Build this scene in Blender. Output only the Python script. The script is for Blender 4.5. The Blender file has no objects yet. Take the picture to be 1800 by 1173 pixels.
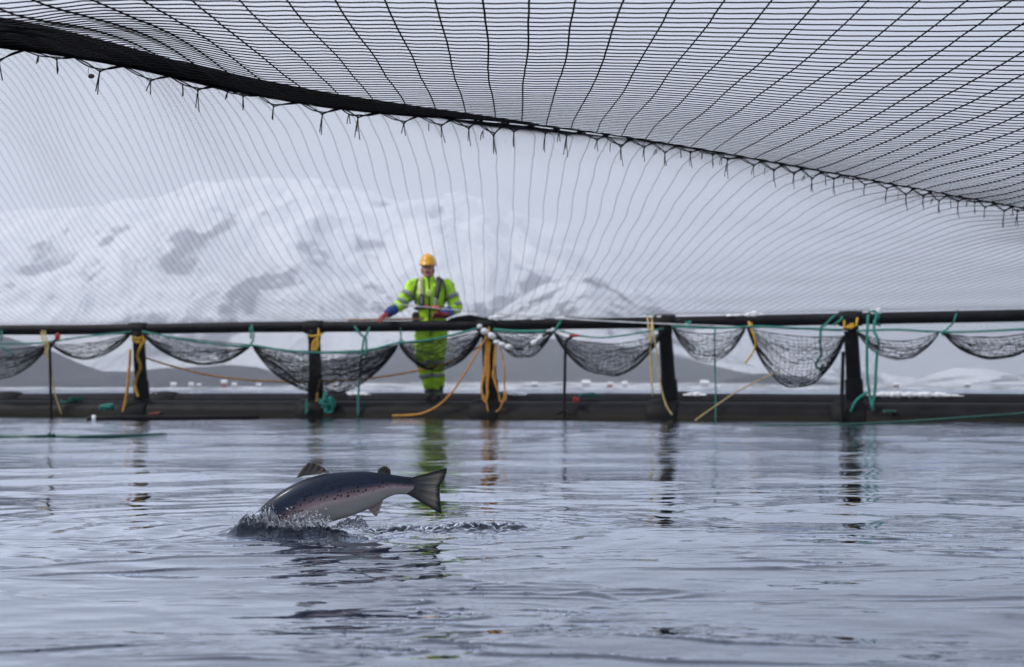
import bpy, bmesh, math, random
import numpy as np
from mathutils import Vector, Matrix

random.seed(7)
rng = np.random.default_rng(7)
sc = bpy.context.scene

# ------------------------------------------------------------------ camera
EYE = 0.36            # metres above the water
F = 2400.0            # focal length in photograph pixels (1800 wide)
HX, HY = 900.0, 684.0 # vanishing point of the level view axis
cam = bpy.data.cameras.new("camera")
camo = bpy.data.objects.new("camera", cam)
sc.collection.objects.link(camo)
camo.location = (0, 0, EYE)
camo.rotation_euler = (math.radians(90), 0, 0)
cam.sensor_width = 36
cam.lens = 48
cam.shift_y = (HY - 586.5) / 1800
cam.clip_start = 0.05
cam.clip_end = 60000
cam.dof.use_dof = True
cam.dof.focus_distance = 3.5
cam.dof.aperture_fstop = 5.6
sc.camera = camo

# ------------------------------------------------------------------ light
SUN_EL, SUN_AZ = math.radians(46), math.radians(-98)   # behind the camera, to the left
world = bpy.data.worlds.new("World")
sc.world = world
world.use_nodes = True
nt = world.node_tree
nt.nodes.clear()
N = nt.nodes.new
out = N("ShaderNodeOutputWorld")
bg = N("ShaderNodeBackground")
sky = N("ShaderNodeTexSky")
sky.sky_type = 'NISHITA'
sky.sun_disc = False
sky.sun_elevation = SUN_EL
sky.sun_rotation = SUN_AZ
sky.dust_density = 4
tc = N("ShaderNodeTexCoord")
mp = N("ShaderNodeMapping"); mp.inputs['Scale'].default_value = (1, 1, 2.5)
no = N("ShaderNodeTexNoise"); no.inputs['Scale'].default_value = 1.6; no.inputs['Detail'].default_value = 5
cr = N("ShaderNodeValToRGB")
cr.color_ramp.elements[0].position = 0.35; cr.color_ramp.elements[0].color = (6.9, 7.6, 9.5, 1)
cr.color_ramp.elements[1].position = 0.7; cr.color_ramp.elements[1].color = (9.0, 9.5, 10.9, 1)
mx = N("ShaderNodeMix"); mx.data_type = 'RGBA'; mx.inputs[0].default_value = 0.86
nt.links.new(tc.outputs['Generated'], mp.inputs[0]); nt.links.new(mp.outputs[0], no.inputs['Vector'])
nt.links.new(no.outputs['Fac'], cr.inputs[0])
nt.links.new(sky.outputs[0], mx.inputs[6]); nt.links.new(cr.outputs[0], mx.inputs[7])
sz = N("ShaderNodeSeparateXYZ"); nt.links.new(tc.outputs['Generated'], sz.inputs[0])
gr = N("ShaderNodeValToRGB"); nt.links.new(sz.outputs[2], gr.inputs[0])
gr.color_ramp.elements[0].position = 0.03; gr.color_ramp.elements[0].color = (0.70, 0.70, 0.70, 1)
gr.color_ramp.elements[1].position = 0.2; gr.color_ramp.elements[1].color = (0.80, 0.80, 0.80, 1)
e_ = gr.color_ramp.elements.new(0.32); e_.color = (1.12, 1.12, 1.12, 1)
e_ = gr.color_ramp.elements.new(0.6); e_.color = (1.45, 1.45, 1.45, 1)
mg = N("ShaderNodeMix"); mg.data_type = 'RGBA'; mg.blend_type = 'MULTIPLY'; mg.inputs[0].default_value = 1
nt.links.new(mx.outputs[2], mg.inputs[6]); nt.links.new(gr.outputs[0], mg.inputs[7])
nt.links.new(mg.outputs[2], bg.inputs[0]); bg.inputs[1].default_value = 0.081
nt.links.new(bg.outputs[0], out.inputs[0])

sl = bpy.data.lights.new("sun", 'SUN')
sl.energy = 3.4
sl.angle = math.radians(7)
sl.color = (1, 0.96, 0.9)
so = bpy.data.objects.new("sun", sl)
sc.collection.objects.link(so)
sd = Vector((math.sin(SUN_AZ) * math.cos(SUN_EL), math.cos(SUN_AZ) * math.cos(SUN_EL), math.sin(SUN_EL)))
so.rotation_euler = sd.to_track_quat('Z', 'Y').to_euler()

sc.view_settings.view_transform = 'Standard'
sc.view_settings.look = 'None'
sc.view_settings.exposure = 0.0
sc.view_settings.gamma = 1
sc.render.engine = 'CYCLES'
sc.cycles.use_denoising = True
sc.cycles.max_bounces = 8
sc.cycles.volume_bounces = 1
sc.cycles.transparent_max_bounces = 8
sc.cycles.sample_clamp_indirect = 4
sc.cycles.volume_step_rate = 4

# ------------------------------------------------------------------ helpers
C = sc.collection

def srgb(r, g, b):
    f = lambda c: (c / 255 / 12.92) if c / 255 <= 0.04045 else ((c / 255 + 0.055) / 1.055) ** 2.4
    return (f(r), f(g), f(b))

def mat(name, col, rough=0.6, metal=0.0, var=0.25, scale=8.0, bump=0.0, bscale=30.0, spec=0.5, sheen=0.0):
    m = bpy.data.materials.new(name)
    m.use_nodes = True
    t = m.node_tree
    b = t.nodes['Principled BSDF']
    b.inputs['Roughness'].default_value = rough
    b.inputs['Metallic'].default_value = metal
    b.inputs['Specular IOR Level'].default_value = spec
    tcn = t.nodes.new("ShaderNodeTexCoord")
    n = t.nodes.new("ShaderNodeTexNoise")
    n.inputs['Scale'].default_value = scale
    n.inputs['Detail'].default_value = 6
    t.links.new(tcn.outputs['Object'], n.inputs['Vector'])
    r = t.nodes.new("ShaderNodeValToRGB")
    r.color_ramp.elements[0].position = 0.3
    r.color_ramp.elements[1].position = 0.7
    r.color_ramp.elements[0].color = tuple(c * (1 - var) for c in col) + (1,)
    r.color_ramp.elements[1].color = tuple(min(1, c * (1 + var)) for c in col) + (1,)
    t.links.new(n.outputs['Fac'], r.inputs[0])
    t.links.new(r.outputs[0], b.inputs['Base Color'])
    if bump:
        n2 = t.nodes.new("ShaderNodeTexNoise")
        n2.inputs['Scale'].default_value = bscale
        n2.inputs['Detail'].default_value = 4
        t.links.new(tcn.outputs['Object'], n2.inputs['Vector'])
        bp = t.nodes.new("ShaderNodeBump")
        bp.inputs['Strength'].default_value = bump
        bp.inputs['Distance'].default_value = 0.02
        t.links.new(n2.outputs['Fac'], bp.inputs['Height'])
        t.links.new(bp.outputs[0], b.inputs['Normal'])
    return m

class MB:
    def __init__(s):
        s.v = []; s.f = []; s.n = 0
    def add(s, verts, faces):
        verts = np.asarray(verts, float).reshape(-1, 3)
        s.v.append(verts)
        for f in faces:
            f = np.asarray(f, int)
            if f.size:
                s.f.append(f + s.n)
        s.n += len(verts)
    def build(s, name, m, parent=None, smooth=True, loc=None):
        me = bpy.data.meshes.new(name)
        V = np.concatenate(s.v) if s.v else np.zeros((0, 3))
        me.vertices.add(len(V))
        me.vertices.foreach_set("co", V.astype(np.float32).ravel())
        loops = np.concatenate([f.ravel() for f in s.f])
        tot = np.concatenate([np.full(len(f), f.shape[1]) for f in s.f])
        start = np.concatenate([[0], np.cumsum(tot)[:-1]])
        me.loops.add(len(loops)); me.loops.foreach_set("vertex_index", loops.astype(np.int32))
        me.polygons.add(len(tot)); me.polygons.foreach_set("loop_start", start.astype(np.int32))
        me.polygons.foreach_set("loop_total", tot.astype(np.int32))
        me.polygons.foreach_set("use_smooth", np.full(len(tot), smooth))
        me.update(calc_edges=True)
        me.validate()
        o = bpy.data.objects.new(name, me)
        if m: me.materials.append(m)
        C.objects.link(o)
        if parent is not None: o.parent = parent
        if loc is not None: o.location = loc
        return o
    def tube(s, pts, r, n=6, cap=True, flat=1.0):
        P = np.asarray(pts, float)
        k = len(P)
        if k < 2: return
        r = np.broadcast_to(np.asarray(r, float), (k,))
        T = np.gradient(P, axis=0)
        T /= np.linalg.norm(T, axis=1, keepdims=True) + 1e-12
        ref = np.array([0, 0, 1.0]) if abs(T[:, 2]).mean() < 0.8 else np.array([0, 1.0, 0])
        A = np.cross(T, ref); A /= np.linalg.norm(A, axis=1, keepdims=True) + 1e-9
        B = np.cross(A, T)
        a = np.arange(n) / n * 2 * math.pi
        V = P[:, None] + r[:, None, None] * (A[:, None] * np.cos(a)[None, :, None] + B[:, None] * (np.sin(a) * flat)[None, :, None])
        i = np.arange(k - 1)[:, None] * n; j = np.arange(n)[None]; j2 = (j + 1) % n
        q = np.stack([i + j, i + j2, i + n + j2, i + n + j], -1).reshape(-1, 4)
        fs = [q]
        if cap and n > 2:
            fs += [np.arange(n)[::-1][None], (np.arange(n) + (k - 1) * n)[None]]
        s.add(V.reshape(-1, 3), fs)
    def box(s, c, d, rz=0.0, rx=0.0):
        c = np.array(c, float); d = np.array(d, float) / 2
        v = np.array([[x, y, z] for x in (-1, 1) for y in (-1, 1) for z in (-1, 1)], float) * d
        R = np.array(Matrix.Rotation(rz, 3, 'Z') @ Matrix.Rotation(rx, 3, 'X'))
        v = v @ R.T + c
        s.add(v, [[[0, 1, 3, 2], [4, 6, 7, 5], [0, 4, 5, 1], [2, 3, 7, 6], [0, 2, 6, 4], [1, 5, 7, 3]]])
    def ell(s, c, d, nu=16, nv=10, R=None, jit=0.0):
        th = np.linspace(0, math.pi, nv + 1)[1:-1]
        ph = np.arange(nu) / nu * 2 * math.pi
        v = [[0, 0, 1]]
        for t in th:
            for p in ph: v.append([math.sin(t) * math.cos(p), math.sin(t) * math.sin(p), math.cos(t)])
        v.append([0, 0, -1])
        v = np.array(v, float)
        if jit: v *= 1 + rng.normal(0, jit, (len(v), 1))
        v *= np.array(d, float)
        if R is not None: v = v @ np.array(R).T
        v += np.array(c, float)
        tri = [[0, 1 + j, 1 + (j + 1) % nu] for j in range(nu)]
        q = []
        for i in range(nv - 2):
            for j in range(nu):
                a = 1 + i * nu + j; b = 1 + i * nu + (j + 1) % nu
                q.append([a, a + nu, b + nu, b])
        base = 1 + (nv - 2) * nu; last = len(v) - 1
        tri += [[base + (j + 1) % nu, base + j, last] for j in range(nu)]
        s.add(v, [np.array(tri), np.array(q)])
    def capsule(s, p0, r0, p1, r1, n=14, sq=(1, 1)):
        """tapered rounded limb"""
        p0 = np.array(p0, float); p1 = np.array(p1, float)
        ax = p1 - p0; L = np.linalg.norm(ax); ax /= L
        ts = []; rs = []
        for k in range(5):
            a = (1 - k / 4) * math.pi / 2
            ts.append(-math.sin(a) * r0); rs.append(math.cos(a) * r0 + 1e-4)
        for k in range(5):
            a = k / 4 * math.pi / 2
            ts.append(L + math.sin(a) * r1); rs.append(math.cos(a) * r1 + 1e-4)
        s.tube([p0 + ax * t for t in ts], rs, n=n)
    def sweep_rect(s, P, w, h):
        P = np.asarray(P, float); k = len(P)
        T = np.gradient(P, axis=0); T /= np.linalg.norm(T, axis=1, keepdims=True)
        A = np.stack([T[:, 1], -T[:, 0], 0 * T[:, 0]], 1)
        A /= np.linalg.norm(A, axis=1, keepdims=True)
        up = np.array([0, 0, 1.0])
        V = np.stack([P - A * w / 2, P + A * w / 2, P + A * w / 2 + up * h, P - A * w / 2 + up * h], 1)
        i = np.arange(k - 1)[:, None] * 4; j = np.arange(4)[None]; j2 = (j + 1) % 4
        q = np.stack([i + j, i + j2, i + 4 + j2, i + 4 + j], -1).reshape(-1, 4)
        s.add(V.reshape(-1, 3), [q, np.array([[3, 2, 1, 0]]), np.array([[0, 1, 2, 3]]) + (k - 1) * 4])

def spline(pts, n=8):
    """Catmull-Rom through the points"""
    P = np.asarray(pts, float)
    if len(P) < 3:
        t = np.linspace(0, 1, n + 1)[:, None]
        return P[0] * (1 - t) + P[-1] * t
    Q = np.vstack([2 * P[0] - P[1], P, 2 * P[-1] - P[-2]])
    o = []
    for i in range(1, len(Q) - 2):
        for t in np.linspace(0, 1, n, endpoint=False):
            a, b, c, d = Q[i - 1], Q[i], Q[i + 1], Q[i + 2]
            o.append(0.5 * (2 * b + (c - a) * t + (2 * a - 5 * b + 4 * c - d) * t * t + (3 * b - a - 3 * c + d) * t ** 3))
    o.append(P[-1])
    return np.array(o)

def tag(o, label=None, cat=None, group=None, kind=None):
    if label: o['label'] = label
    if cat: o['category'] = cat
    if group: o['group'] = group
    if kind: o['kind'] = kind
    return o

def empty(name, loc=(0, 0, 0)):
    o = bpy.data.objects.new(name, None)
    o.location = loc
    o.empty_display_size = 0.1
    C.objects.link(o)
    return o

# numpy gradient noise
_g = rng.uniform(0, 2 * math.pi, 4096)
_pm = rng.permutation(4096)
def perlin(x, y, seed=0):
    x = np.asarray(x, float) + seed * 17.3; y = np.asarray(y, float) + seed * 7.9
    xi = np.floor(x).astype(int); yi = np.floor(y).astype(int)
    xf = x - xi; yf = y - yi
    def g(ix, iy, dx, dy):
        h = _g[_pm[(ix + _pm[iy % 4096]) % 4096]]
        return np.cos(h) * dx + np.sin(h) * dy
    u = xf * xf * xf * (xf * (xf * 6 - 15) + 10); v = yf * yf * yf * (yf * (yf * 6 - 15) + 10)
    a = g(xi, yi, xf, yf); b = g(xi + 1, yi, xf - 1, yf)
    c = g(xi, yi + 1, xf, yf - 1); d = g(xi + 1, yi + 1, xf - 1, yf - 1)
    return 1.5 * ((a * (1 - u) + b * u) * (1 - v) + (c * (1 - u) + d * u) * v)
def fbm(x, y, o=5, seed=0, ridged=False, gain=0.5):
    s = 0; a = 1; t = 0
    for i in range(o):
        n = perlin(x * 2 ** i, y * 2 ** i, seed + i * 3)
        if ridged: n = 1 - 2 * np.abs(n)
        s = s + a * n; t += a; a *= gain
    return s / t

# ------------------------------------------------------------------ materials
M_twine = mat("black_twine", (0.005, 0.005, 0.007), 0.8, var=0.4, scale=60, spec=0.15)
M_twine_far = M_twine
M_blackrope = mat("black_rope", (0.006, 0.006, 0.008), 0.8, var=0.4, scale=50, spec=0.2)
M_net = mat("net_thread", (0.010, 0.010, 0.013), 0.8, var=0.4, scale=20, spec=0.2)
M_pipe = mat("black_plastic_pipe", (0.006, 0.006, 0.008), 0.5, var=0.5, scale=5, bump=0.25, bscale=14, spec=0.12)
M_sleeve = mat("black_rubber_sleeve", (0.008, 0.008, 0.009), 0.6, var=0.4, scale=12, bump=0.3, spec=0.12)
M_teal = mat("teal_rope", (0.004, 0.17, 0.135), 0.6, var=0.4, scale=40, bump=0.5, bscale=120)
M_green = mat("wet_green_rope", (0.004, 0.06, 0.045), 0.4, var=0.5, scale=30)
M_orange = mat("orange_rope", (0.50, 0.23, 0.03), 0.7, var=0.35, scale=30, bump=0.5, bscale=120)
M_yellow = mat("yellow_rope", (0.5, 0.28, 0.02), 0.7, var=0.3, scale=30)
M_pale = mat("pale_rope", (0.42, 0.33, 0.14), 0.8, var=0.3, scale=30)
M_white = mat("white_float_plastic", (0.62, 0.63, 0.65), 0.45, var=0.12, scale=20)
M_snow = mat("snow_clump", (0.8, 0.82, 0.86), 0.7, var=0.05, scale=30, bump=0.4)
M_red = mat("red_tape", (0.35, 0.015, 0.02), 0.6)
M_wood = mat("worn_wood", (0.36, 0.22, 0.12), 0.7, var=0.3)
M_rust = mat("rusty_shackle", (0.12, 0.035, 0.02), 0.8)
M_grey = mat("grey_line", (0.6, 0.61, 0.64), 0.6)

for m_ in (M_pipe, M_sleeve):      # scuffs and dried salt
    for n_ in m_.node_tree.nodes:
        if n_.type == 'VALTORGB':
            q_ = n_.color_ramp.elements.new(0.76); q_.color = (0.07, 0.07, 0.075, 1)
# ------------------------------------------------------------------ where the rail runs
def railD(X): return 16.7 - 0.32 * X - 0.012 * X * X
def at_rail(x, y, off=0.0, z=None):
    """world point over the rail's line seen at photograph pixel x, y; off metres nearer the pen's inside"""
    r = (x - HX) / F
    D = 16.7
    for _ in range(12): D = railD(r * D) - off
    return np.array([r * D, D, EYE + (HY - y) / F * D])
def at(x, y, D): return np.array([(x - HX) / F * D, D, EYE + (HY - y) / F * D])
def on_water(x, y): return at(x, y, EYE * F / (y - HY)) * np.array([1, 1, 0])

# ------------------------------------------------------------------ mountains and hills
def snow_mat(name, rock, cover, nscale, soft=0.08, stretch=(1, 1, 1), high=0.0):
    m = bpy.data.materials.new(name); m.use_nodes = True
    t = m.node_tree; b = t.nodes['Principled BSDF']
    b.inputs['Roughness'].default_value = 0.85; b.inputs['Specular IOR Level'].default_value = 0.15
    tcn = t.nodes.new("ShaderNodeTexCoord")
    mpn = t.nodes.new("ShaderNodeMapping"); mpn.inputs['Scale'].default_value = stretch
    t.links.new(tcn.outputs['Object'], mpn.inputs[0])
    n = t.nodes.new("ShaderNodeTexNoise"); n.inputs['Scale'].default_value = nscale
    n.inputs['Detail'].default_value = 9; n.inputs['Roughness'].default_value = 0.62
    t.links.new(mpn.outputs[0], n.inputs['Vector'])
    geo = t.nodes.new("ShaderNodeNewGeometry")
    sep = t.nodes.new("ShaderNodeSeparateXYZ"); t.links.new(geo.outputs['Normal'], sep.inputs[0])
    mul = t.nodes.new("ShaderNodeMath"); mul.operation = 'MULTIPLY_ADD'
    mul.inputs[1].default_value = 0.55; t.links.new(sep.outputs[2], mul.inputs[0])
    wn = t.nodes.new("ShaderNodeMath"); wn.operation = 'MULTIPLY_ADD'; wn.inputs[1].default_value = 2.6; wn.inputs[2].default_value = -0.8
    t.links.new(n.outputs['Fac'], wn.inputs[0])
    gp_ = t.nodes.new("ShaderNodeSeparateXYZ"); t.links.new(tcn.outputs['Object'], gp_.inputs[0])
    hz_ = t.nodes.new("ShaderNodeMath"); hz_.operation = 'MULTIPLY_ADD'; hz_.inputs[1].default_value = high
    t.links.new(gp_.outputs[2], hz_.inputs[0]); t.links.new(wn.outputs[0], hz_.inputs[2]); t.links.new(hz_.outputs[0], mul.inputs[2])
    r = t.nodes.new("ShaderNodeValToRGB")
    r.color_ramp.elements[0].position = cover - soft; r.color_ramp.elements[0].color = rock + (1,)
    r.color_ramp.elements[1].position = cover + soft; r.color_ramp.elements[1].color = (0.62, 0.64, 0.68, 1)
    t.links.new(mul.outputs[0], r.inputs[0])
    t.links.new(r.outputs[0], b.inputs['Base Color'])
    nb_ = t.nodes.new("ShaderNodeTexNoise"); nb_.inputs['Scale'].default_value = nscale * 0.6; nb_.inputs['Detail'].default_value = 7
    nb_.inputs['Roughness'].default_value = 0.6; nb_.inputs['Distortion'].default_value = 0.6
    t.links.new(mpn.outputs[0], nb_.inputs['Vector'])
    bu = t.nodes.new("ShaderNodeBump"); bu.inputs['Strength'].default_value = 1.0; bu.inputs['Distance'].default_value = 0.55 / nscale
    t.links.new(nb_.outputs['Fac'], bu.inputs['Height']); t.links.new(bu.outputs[0], b.inputs['Normal'])
    return m

def hill(name, prof, D0, D1, material, amp, nfreq, seed, foot=0.0, nx=260, ny=90, power=1.3, back=0.6):
    """a hill whose ridge, seen from the pen, follows prof (pixel x, y); front foot at D0, ridge at D1"""
    px = [p[0] for p in prof]; pz = [(HY - p[1]) / F * D1 + EYE for p in prof]
    X = np.linspace((px[0] - HX) / F * D1, (px[-1] - HX) / F * D1, nx)
    D = np.concatenate([np.linspace(D0, D1, int(ny * 0.7), endpoint=False), np.linspace(D1, D1 + (D1 - D0) * back, int(ny * 0.3))])
    XX, DD = np.meshgrid(X, D)
    R = np.interp(XX / D1 * F + HX, px, pz)
    R = R * (1 + 0.07 * fbm(XX / D1 * 14, DD / D1 * 3, 4, seed + 2))
    t = np.where(DD < D1, (DD - D0) / (D1 - D0), 1 - (DD - D1) / ((D1 - D0) * back))
    t = np.clip(t, 0, 1)
    s = t ** power
    n = fbm(XX * nfreq, DD * nfreq, 6, seed, ridged=True, gain=0.55)
    env = np.sin(np.clip(t, 0, 1) * math.pi * 0.5) ** 0.7 * (1 - 0.65 * (t > 0.0) * t)
    Z = R * s + amp * R.max() * n * env * np.clip(R / (0.25 * R.max()), 0, 1) - 6 * (1 - np.clip(t * 12, 0, 1)) 
    Z = np.where(t <= 0, -8, Z)
    mb = MB()
    h, w = XX.shape
    i = np.arange(h - 1)[:, None] * w; j = np.arange(w - 1)[None]
    q = np.stack([i + j, i + j + 1, i + w + j + 1, i + w + j], -1).reshape(-1, 4)
    mb.add(np.stack([XX, DD, Z], -1).reshape(-1, 3), [q])
    o = mb.build(name, material)
    tag(o, kind='structure')
    return o

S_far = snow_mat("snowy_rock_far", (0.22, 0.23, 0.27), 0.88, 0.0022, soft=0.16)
S_main = snow_mat("snowy_rock", (0.12, 0.13, 0.17), 1.36, 0.0055, soft=0.5, stretch=(1, .4, .6), high=0.0005)
S_mid = snow_mat("snow_and_scrub", (0.11, 0.115, 0.14), 1.22, 0.014, soft=0.4)
S_dark = snow_mat("dark_wooded_slope", (0.022, 0.027, 0.042), 1.27, 0.02, soft=0.16)
S_low = snow_mat("snowfields_and_woods", (0.06, 0.065, 0.08), 1.32, 0.014, soft=0.22, stretch=(1, 0.6, 1))

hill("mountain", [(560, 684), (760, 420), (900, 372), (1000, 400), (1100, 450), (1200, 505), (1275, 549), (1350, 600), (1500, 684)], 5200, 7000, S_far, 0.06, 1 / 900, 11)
hill("mountain", [(-500, 520), (-200, 430), (0, 395), (100, 388), (250, 358), (350, 338), (430, 325), (480, 318), (540, 332), (620, 345), (720, 350), (800, 352), (870, 370), (940, 410), (1010, 455), (1080, 510), (1150, 555), (1250, 610), (1400, 655), (1500, 684)], 2900, 4600, S_main, 0.26, 1 / 650, 3, nx=420, ny=170, power=1.15)
hill("hill", [(640, 684), (760, 610), (850, 565), (920, 520), (990, 492), (1030, 487), (1080, 510), (1130, 545), (1200, 595), (1300, 640), (1400, 684)], 2200, 3000, S_mid, 0.1, 1 / 300, 5)
hill("hill", [(-900, 560), (-400, 560), (-100, 580), (0, 590), (40, 602), (90, 618), (140, 640), (180, 654), (230, 655), (290, 648), (400, 644), (450, 647), (500, 658), (560, 672), (640, 684)], 1050, 1500, S_dark, 0.06, 1 / 90, 8)
hill("hill", [(420, 684), (560, 640), (650, 615), (760, 603), (900, 592), (1050, 602), (1200, 630), (1300, 655), (1400, 672), (1520, 684)], 1250, 1900, S_low, 0.07, 1 / 150, 9, nx=340, ny=120)
hill("hill", [(1225, 684), (1290, 665), (1340, 657), (1400, 661), (1450, 676), (1500, 684)], 1000, 1250, S_dark, 0.05, 1 / 80, 21, nx=120, ny=60)
hill("hill", [(1540, 684), (1620, 664), (1680, 647), (1740, 651), (1790, 668), (1900, 684)], 1800, 2300, S_mid, 0.08, 1 / 120, 22, nx=140, ny=60)
hill("shore", [(-900, 679), (0, 680), (450, 680), (600, 674), (900, 672), (1200, 674), (1450, 675), (1800, 676), (2600, 672)], 900, 1150, snow_mat("snowy_shore", (0.06, 0.06, 0.08), 1.10, 0.04, soft=0.15), 0.1, 1 / 60, 30, nx=500, ny=40)

# small houses along the far shore
def house(x, w, h, col, roof, label):
    D = 985.0
    X = (x - HX) / F * D
    e = empty("house", (X, D, 1.2))
    mw = mat("house_paint", col, 0.7, var=0.08)
    b = MB(); b.box((0, 0, h / 2), (w, w * 0.7, h)); b.build("wall", mw, e, smooth=False)
    r = MB(); d = w * 0.42
    v = [(-w * .55, -d, h), (w * .55, -d, h), (w * .55, d, h), (-w * .55, d, h), (-w * .55, 0, h * 1.6), (w * .55, 0, h * 1.6)]
    r.add(v, [np.array([[0, 1, 5, 4], [2, 3, 4, 5], [3, 2, 1, 0]]), np.array([[0, 4, 3], [1, 2, 5]])])
    r.build("roof", mat("house_roof", roof, 0.8), e, smooth=False)
    for k in (-0.25, 0.25):
        wdw = MB(); wdw.box((w * k, -w * 0.355, h * 0.55), (w * 0.16, 0.08, h * 0.3)); wdw.build("window", M_pipe, e, smooth=False)
    tag(e, label, "house", "houses on the far shore")
hs = [(305, 6, 4, (0.7, 0.7, 0.7), "white snow roofed house on the dark shore left of the yellow bow rope"),
      (336, 5, 4, (0.72, 0.72, 0.7), "low white shore house just left of the red house"),
      (350, 4.5, 3.5, (0.55, 0.5, 0.4), "cream shore cottage touching the white house"),
      (394, 6, 6, (0.4, 0.07, 0.06), "red wooden house on the shore with snow on its roof"),
      (412, 5, 4, (0.7, 0.7, 0.72), "white boathouse just right of the red house"),
      (455, 5, 3.6, (0.65, 0.65, 0.66), "pale house by the shore left of the second rail post"),
      (590, 6, 4.5, (0.6, 0.6, 0.62), "grey white house below the deepest left net fold"),
      (940, 7, 4.4, (0.35, 0.35, 0.4), "grey boathouse right of the hanging orange rope bundle"),
      (1030, 9, 6, (0.75, 0.75, 0.76), "large white house on the snowy shore below the widest net fold"),
      (1072, 6, 4.4, (0.45, 0.12, 0.1), "faded red house to the right of the large white house"),
      (1098, 6, 5, (0.72, 0.72, 0.72), "white house on the shore left of the two pale ropes"),
      (1238, 9, 6, (0.74, 0.74, 0.75), "white farmhouse right of the fourth rail post"),
      (1575, 6, 4, (0.5, 0.35, 0.33), "pinkish house right of the long teal loops"),
      (1700, 6, 4, (0.3, 0.3, 0.34), "grey cabin below the snowy brown hill at right")]
for x, w, h, c, l in hs:
    w *= 0.62; h *= 0.6; c = tuple(0.75 * q_ for q_ in c)
    house(x, w, h, c, (0.78, 0.8, 0.84), l)

# ------------------------------------------------------------------ water
def water_height(X, D, step):
    Z = np.zeros_like(X); STEP_ = step
    r2 = np.random.default_rng(21)
    gust = 0.65 + 0.55 * fbm(X * 0.7, D * 0.45, 3, 2)
    for k in range(90):
        lam = 0.055 * (2.2 / 0.055) ** (r2.random() ** 0.9)
        ang = r2.normal(0.1, 0.5) if lam > 0.25 else r2.normal(0.0, 0.75)
        kx, ky = math.sin(ang), math.cos(ang)
        slope = 0.0052 * (1.1 if lam < 0.15 else 1.0)
        a = slope * lam / (2 * math.pi)
        ph = r2.random() * 6.283
        w = np.clip(lam / (step * 2.6) - 1, 0, 1)
        wob = 0.35 * perlin(X / (lam * 4), D / (lam * 4), k % 11) * 2
        z = a * np.sin((X * kx + D * ky) * 2 * math.pi / lam + ph + wob * 2)
        Z += z * w * (gust if lam < 0.5 else 1) * (1 + 0.7 * np.clip((D - 6) / 6, 0, 1))
    # short steep wavelets in patches
    wx = X + 0.25 * perlin(X * 1.3, D * 1.7, 50); wy = D + 0.10 * perlin(X * 1.1, D * 1.9, 51)
    for q_, (fx, fy, A, wd) in enumerate(((0.8, 3.6, 0.0034, .05), (1.5, 6.5, 0.0032, .055), (2.2, 10, 0.0030, .055), (3.6, 16, 0.0021, .06), (6, 25, 0.0012, .07))):
        pat = np.clip(fbm(X * (0.8 + .3 * q_), D * (1.6 + .5 * q_), 3, 40 + q_) * 4.0 - 0.1, 0, 1.3)
        n_ = perlin(wx * fx, wy * fy, 60 + q_) + 0.35 * perlin(wx * fx * 2.3, wy * fy * 1.7, 80 + q_)
        ok = np.clip(2 * wd / fy / step - 0.5, 0, 1)
        Z += A * pat * np.exp(-(n_ / wd) ** 2) * ok
    # rings from the leap
    for (cx, cy, A, lam, fall) in ((-0.60, 3.38, 0.005, 0.15, 0.42), (-0.12, 3.5, 0.003, 0.12, 0.3)):
        R = np.hypot(X - cx, D - cy)
        Z += A * np.exp(-R / fall) * np.sin(R * 2 * math.pi / lam + 1.5 * perlin(X * 3, D * 3, 4)) * np.clip(R / 0.1, 0, 1)
    # water thrown up round the head, and the torn wake under the tail
    def blob(cx, cy, sx, sy): return np.exp(-((X - cx) / sx) ** 2 - ((D - cy) / sy) ** 2)
    fine = fbm(X * 26, D * 20, 4, 6, gain=0.6); spiky = fbm(X * 38, D * 24, 3, 7, ridged=True); fine2 = fbm(X * 42, D * 34, 3, 16, gain=0.7)
    b1 = blob(-0.635, 3.36, 0.062, 0.055); b2 = blob(-0.50, 3.36, 0.085, 0.05)
    b3 = blob(-0.12, 3.50, 0.15, 0.10); b4 = blob(-0.30, 3.47, 0.13, 0.05); b5 = blob(-0.03, 3.50, 0.07, 0.06)
    Z += b1 * (0.040 + 0.034 * fine + 0.016 * spiky) + b2 * (0.018 + 0.028 * fine + 0.014 * spiky)
    Z += b3 * (0.004 + 0.012 * fine + 0.017 * fine2 + 0.004 * spiky) + b4 * (0.022 * fine2) + b5 * (0.007 + 0.010 * fine + 0.014 * fine2)
    return Z

D = [0.35]
while D[-1] < 32:
    d = D[-1]
    st = min(max(0.00095 * d * d, 0.007), 0.4)
    if 3.15 < d < 3.75: st = 0.0065
    D.append(d + st)
near_end = len(D)
D += list(np.geomspace(34, 9000, 60))
D = np.array([-6, -3, -1.5, -0.7, 0] + D)
stp = np.gradient(D)
NC = 760
r = np.linspace(-0.62, 0.62, NC)
XX = r[None] * (np.abs(D)[:, None] + 1.6)
DD = np.broadcast_to(D[:, None], XX.shape)
STEP = np.maximum(np.broadcast_to(stp[:, None], XX.shape), (np.abs(DD) + 1.6) * (r[1] - r[0]))
ZZ = water_height(XX, DD, STEP)
ZZ *= np.clip((34 - DD) / 10, 0, 1)
mb = MB()
h, w = XX.shape
i = np.arange(h - 1)[:, None] * w; j = np.arange(w - 1)[None]
q = np.stack([i + j, i + j + 1, i + w + j + 1, i + w + j], -1).reshape(-1, 4)
mb.add(np.stack([XX, DD, ZZ], -1).reshape(-1, 3), [q])
M_water = bpy.data.materials.new("sea_water"); M_water.use_nodes = True
t = M_water.node_tree; b = t.nodes['Principled BSDF']
b.inputs['Base Color'].default_value = (0.010, 0.022, 0.042, 1)
b.inputs['Roughness'].default_value = 0.03
b.inputs['IOR'].default_value = 1.55
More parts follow.
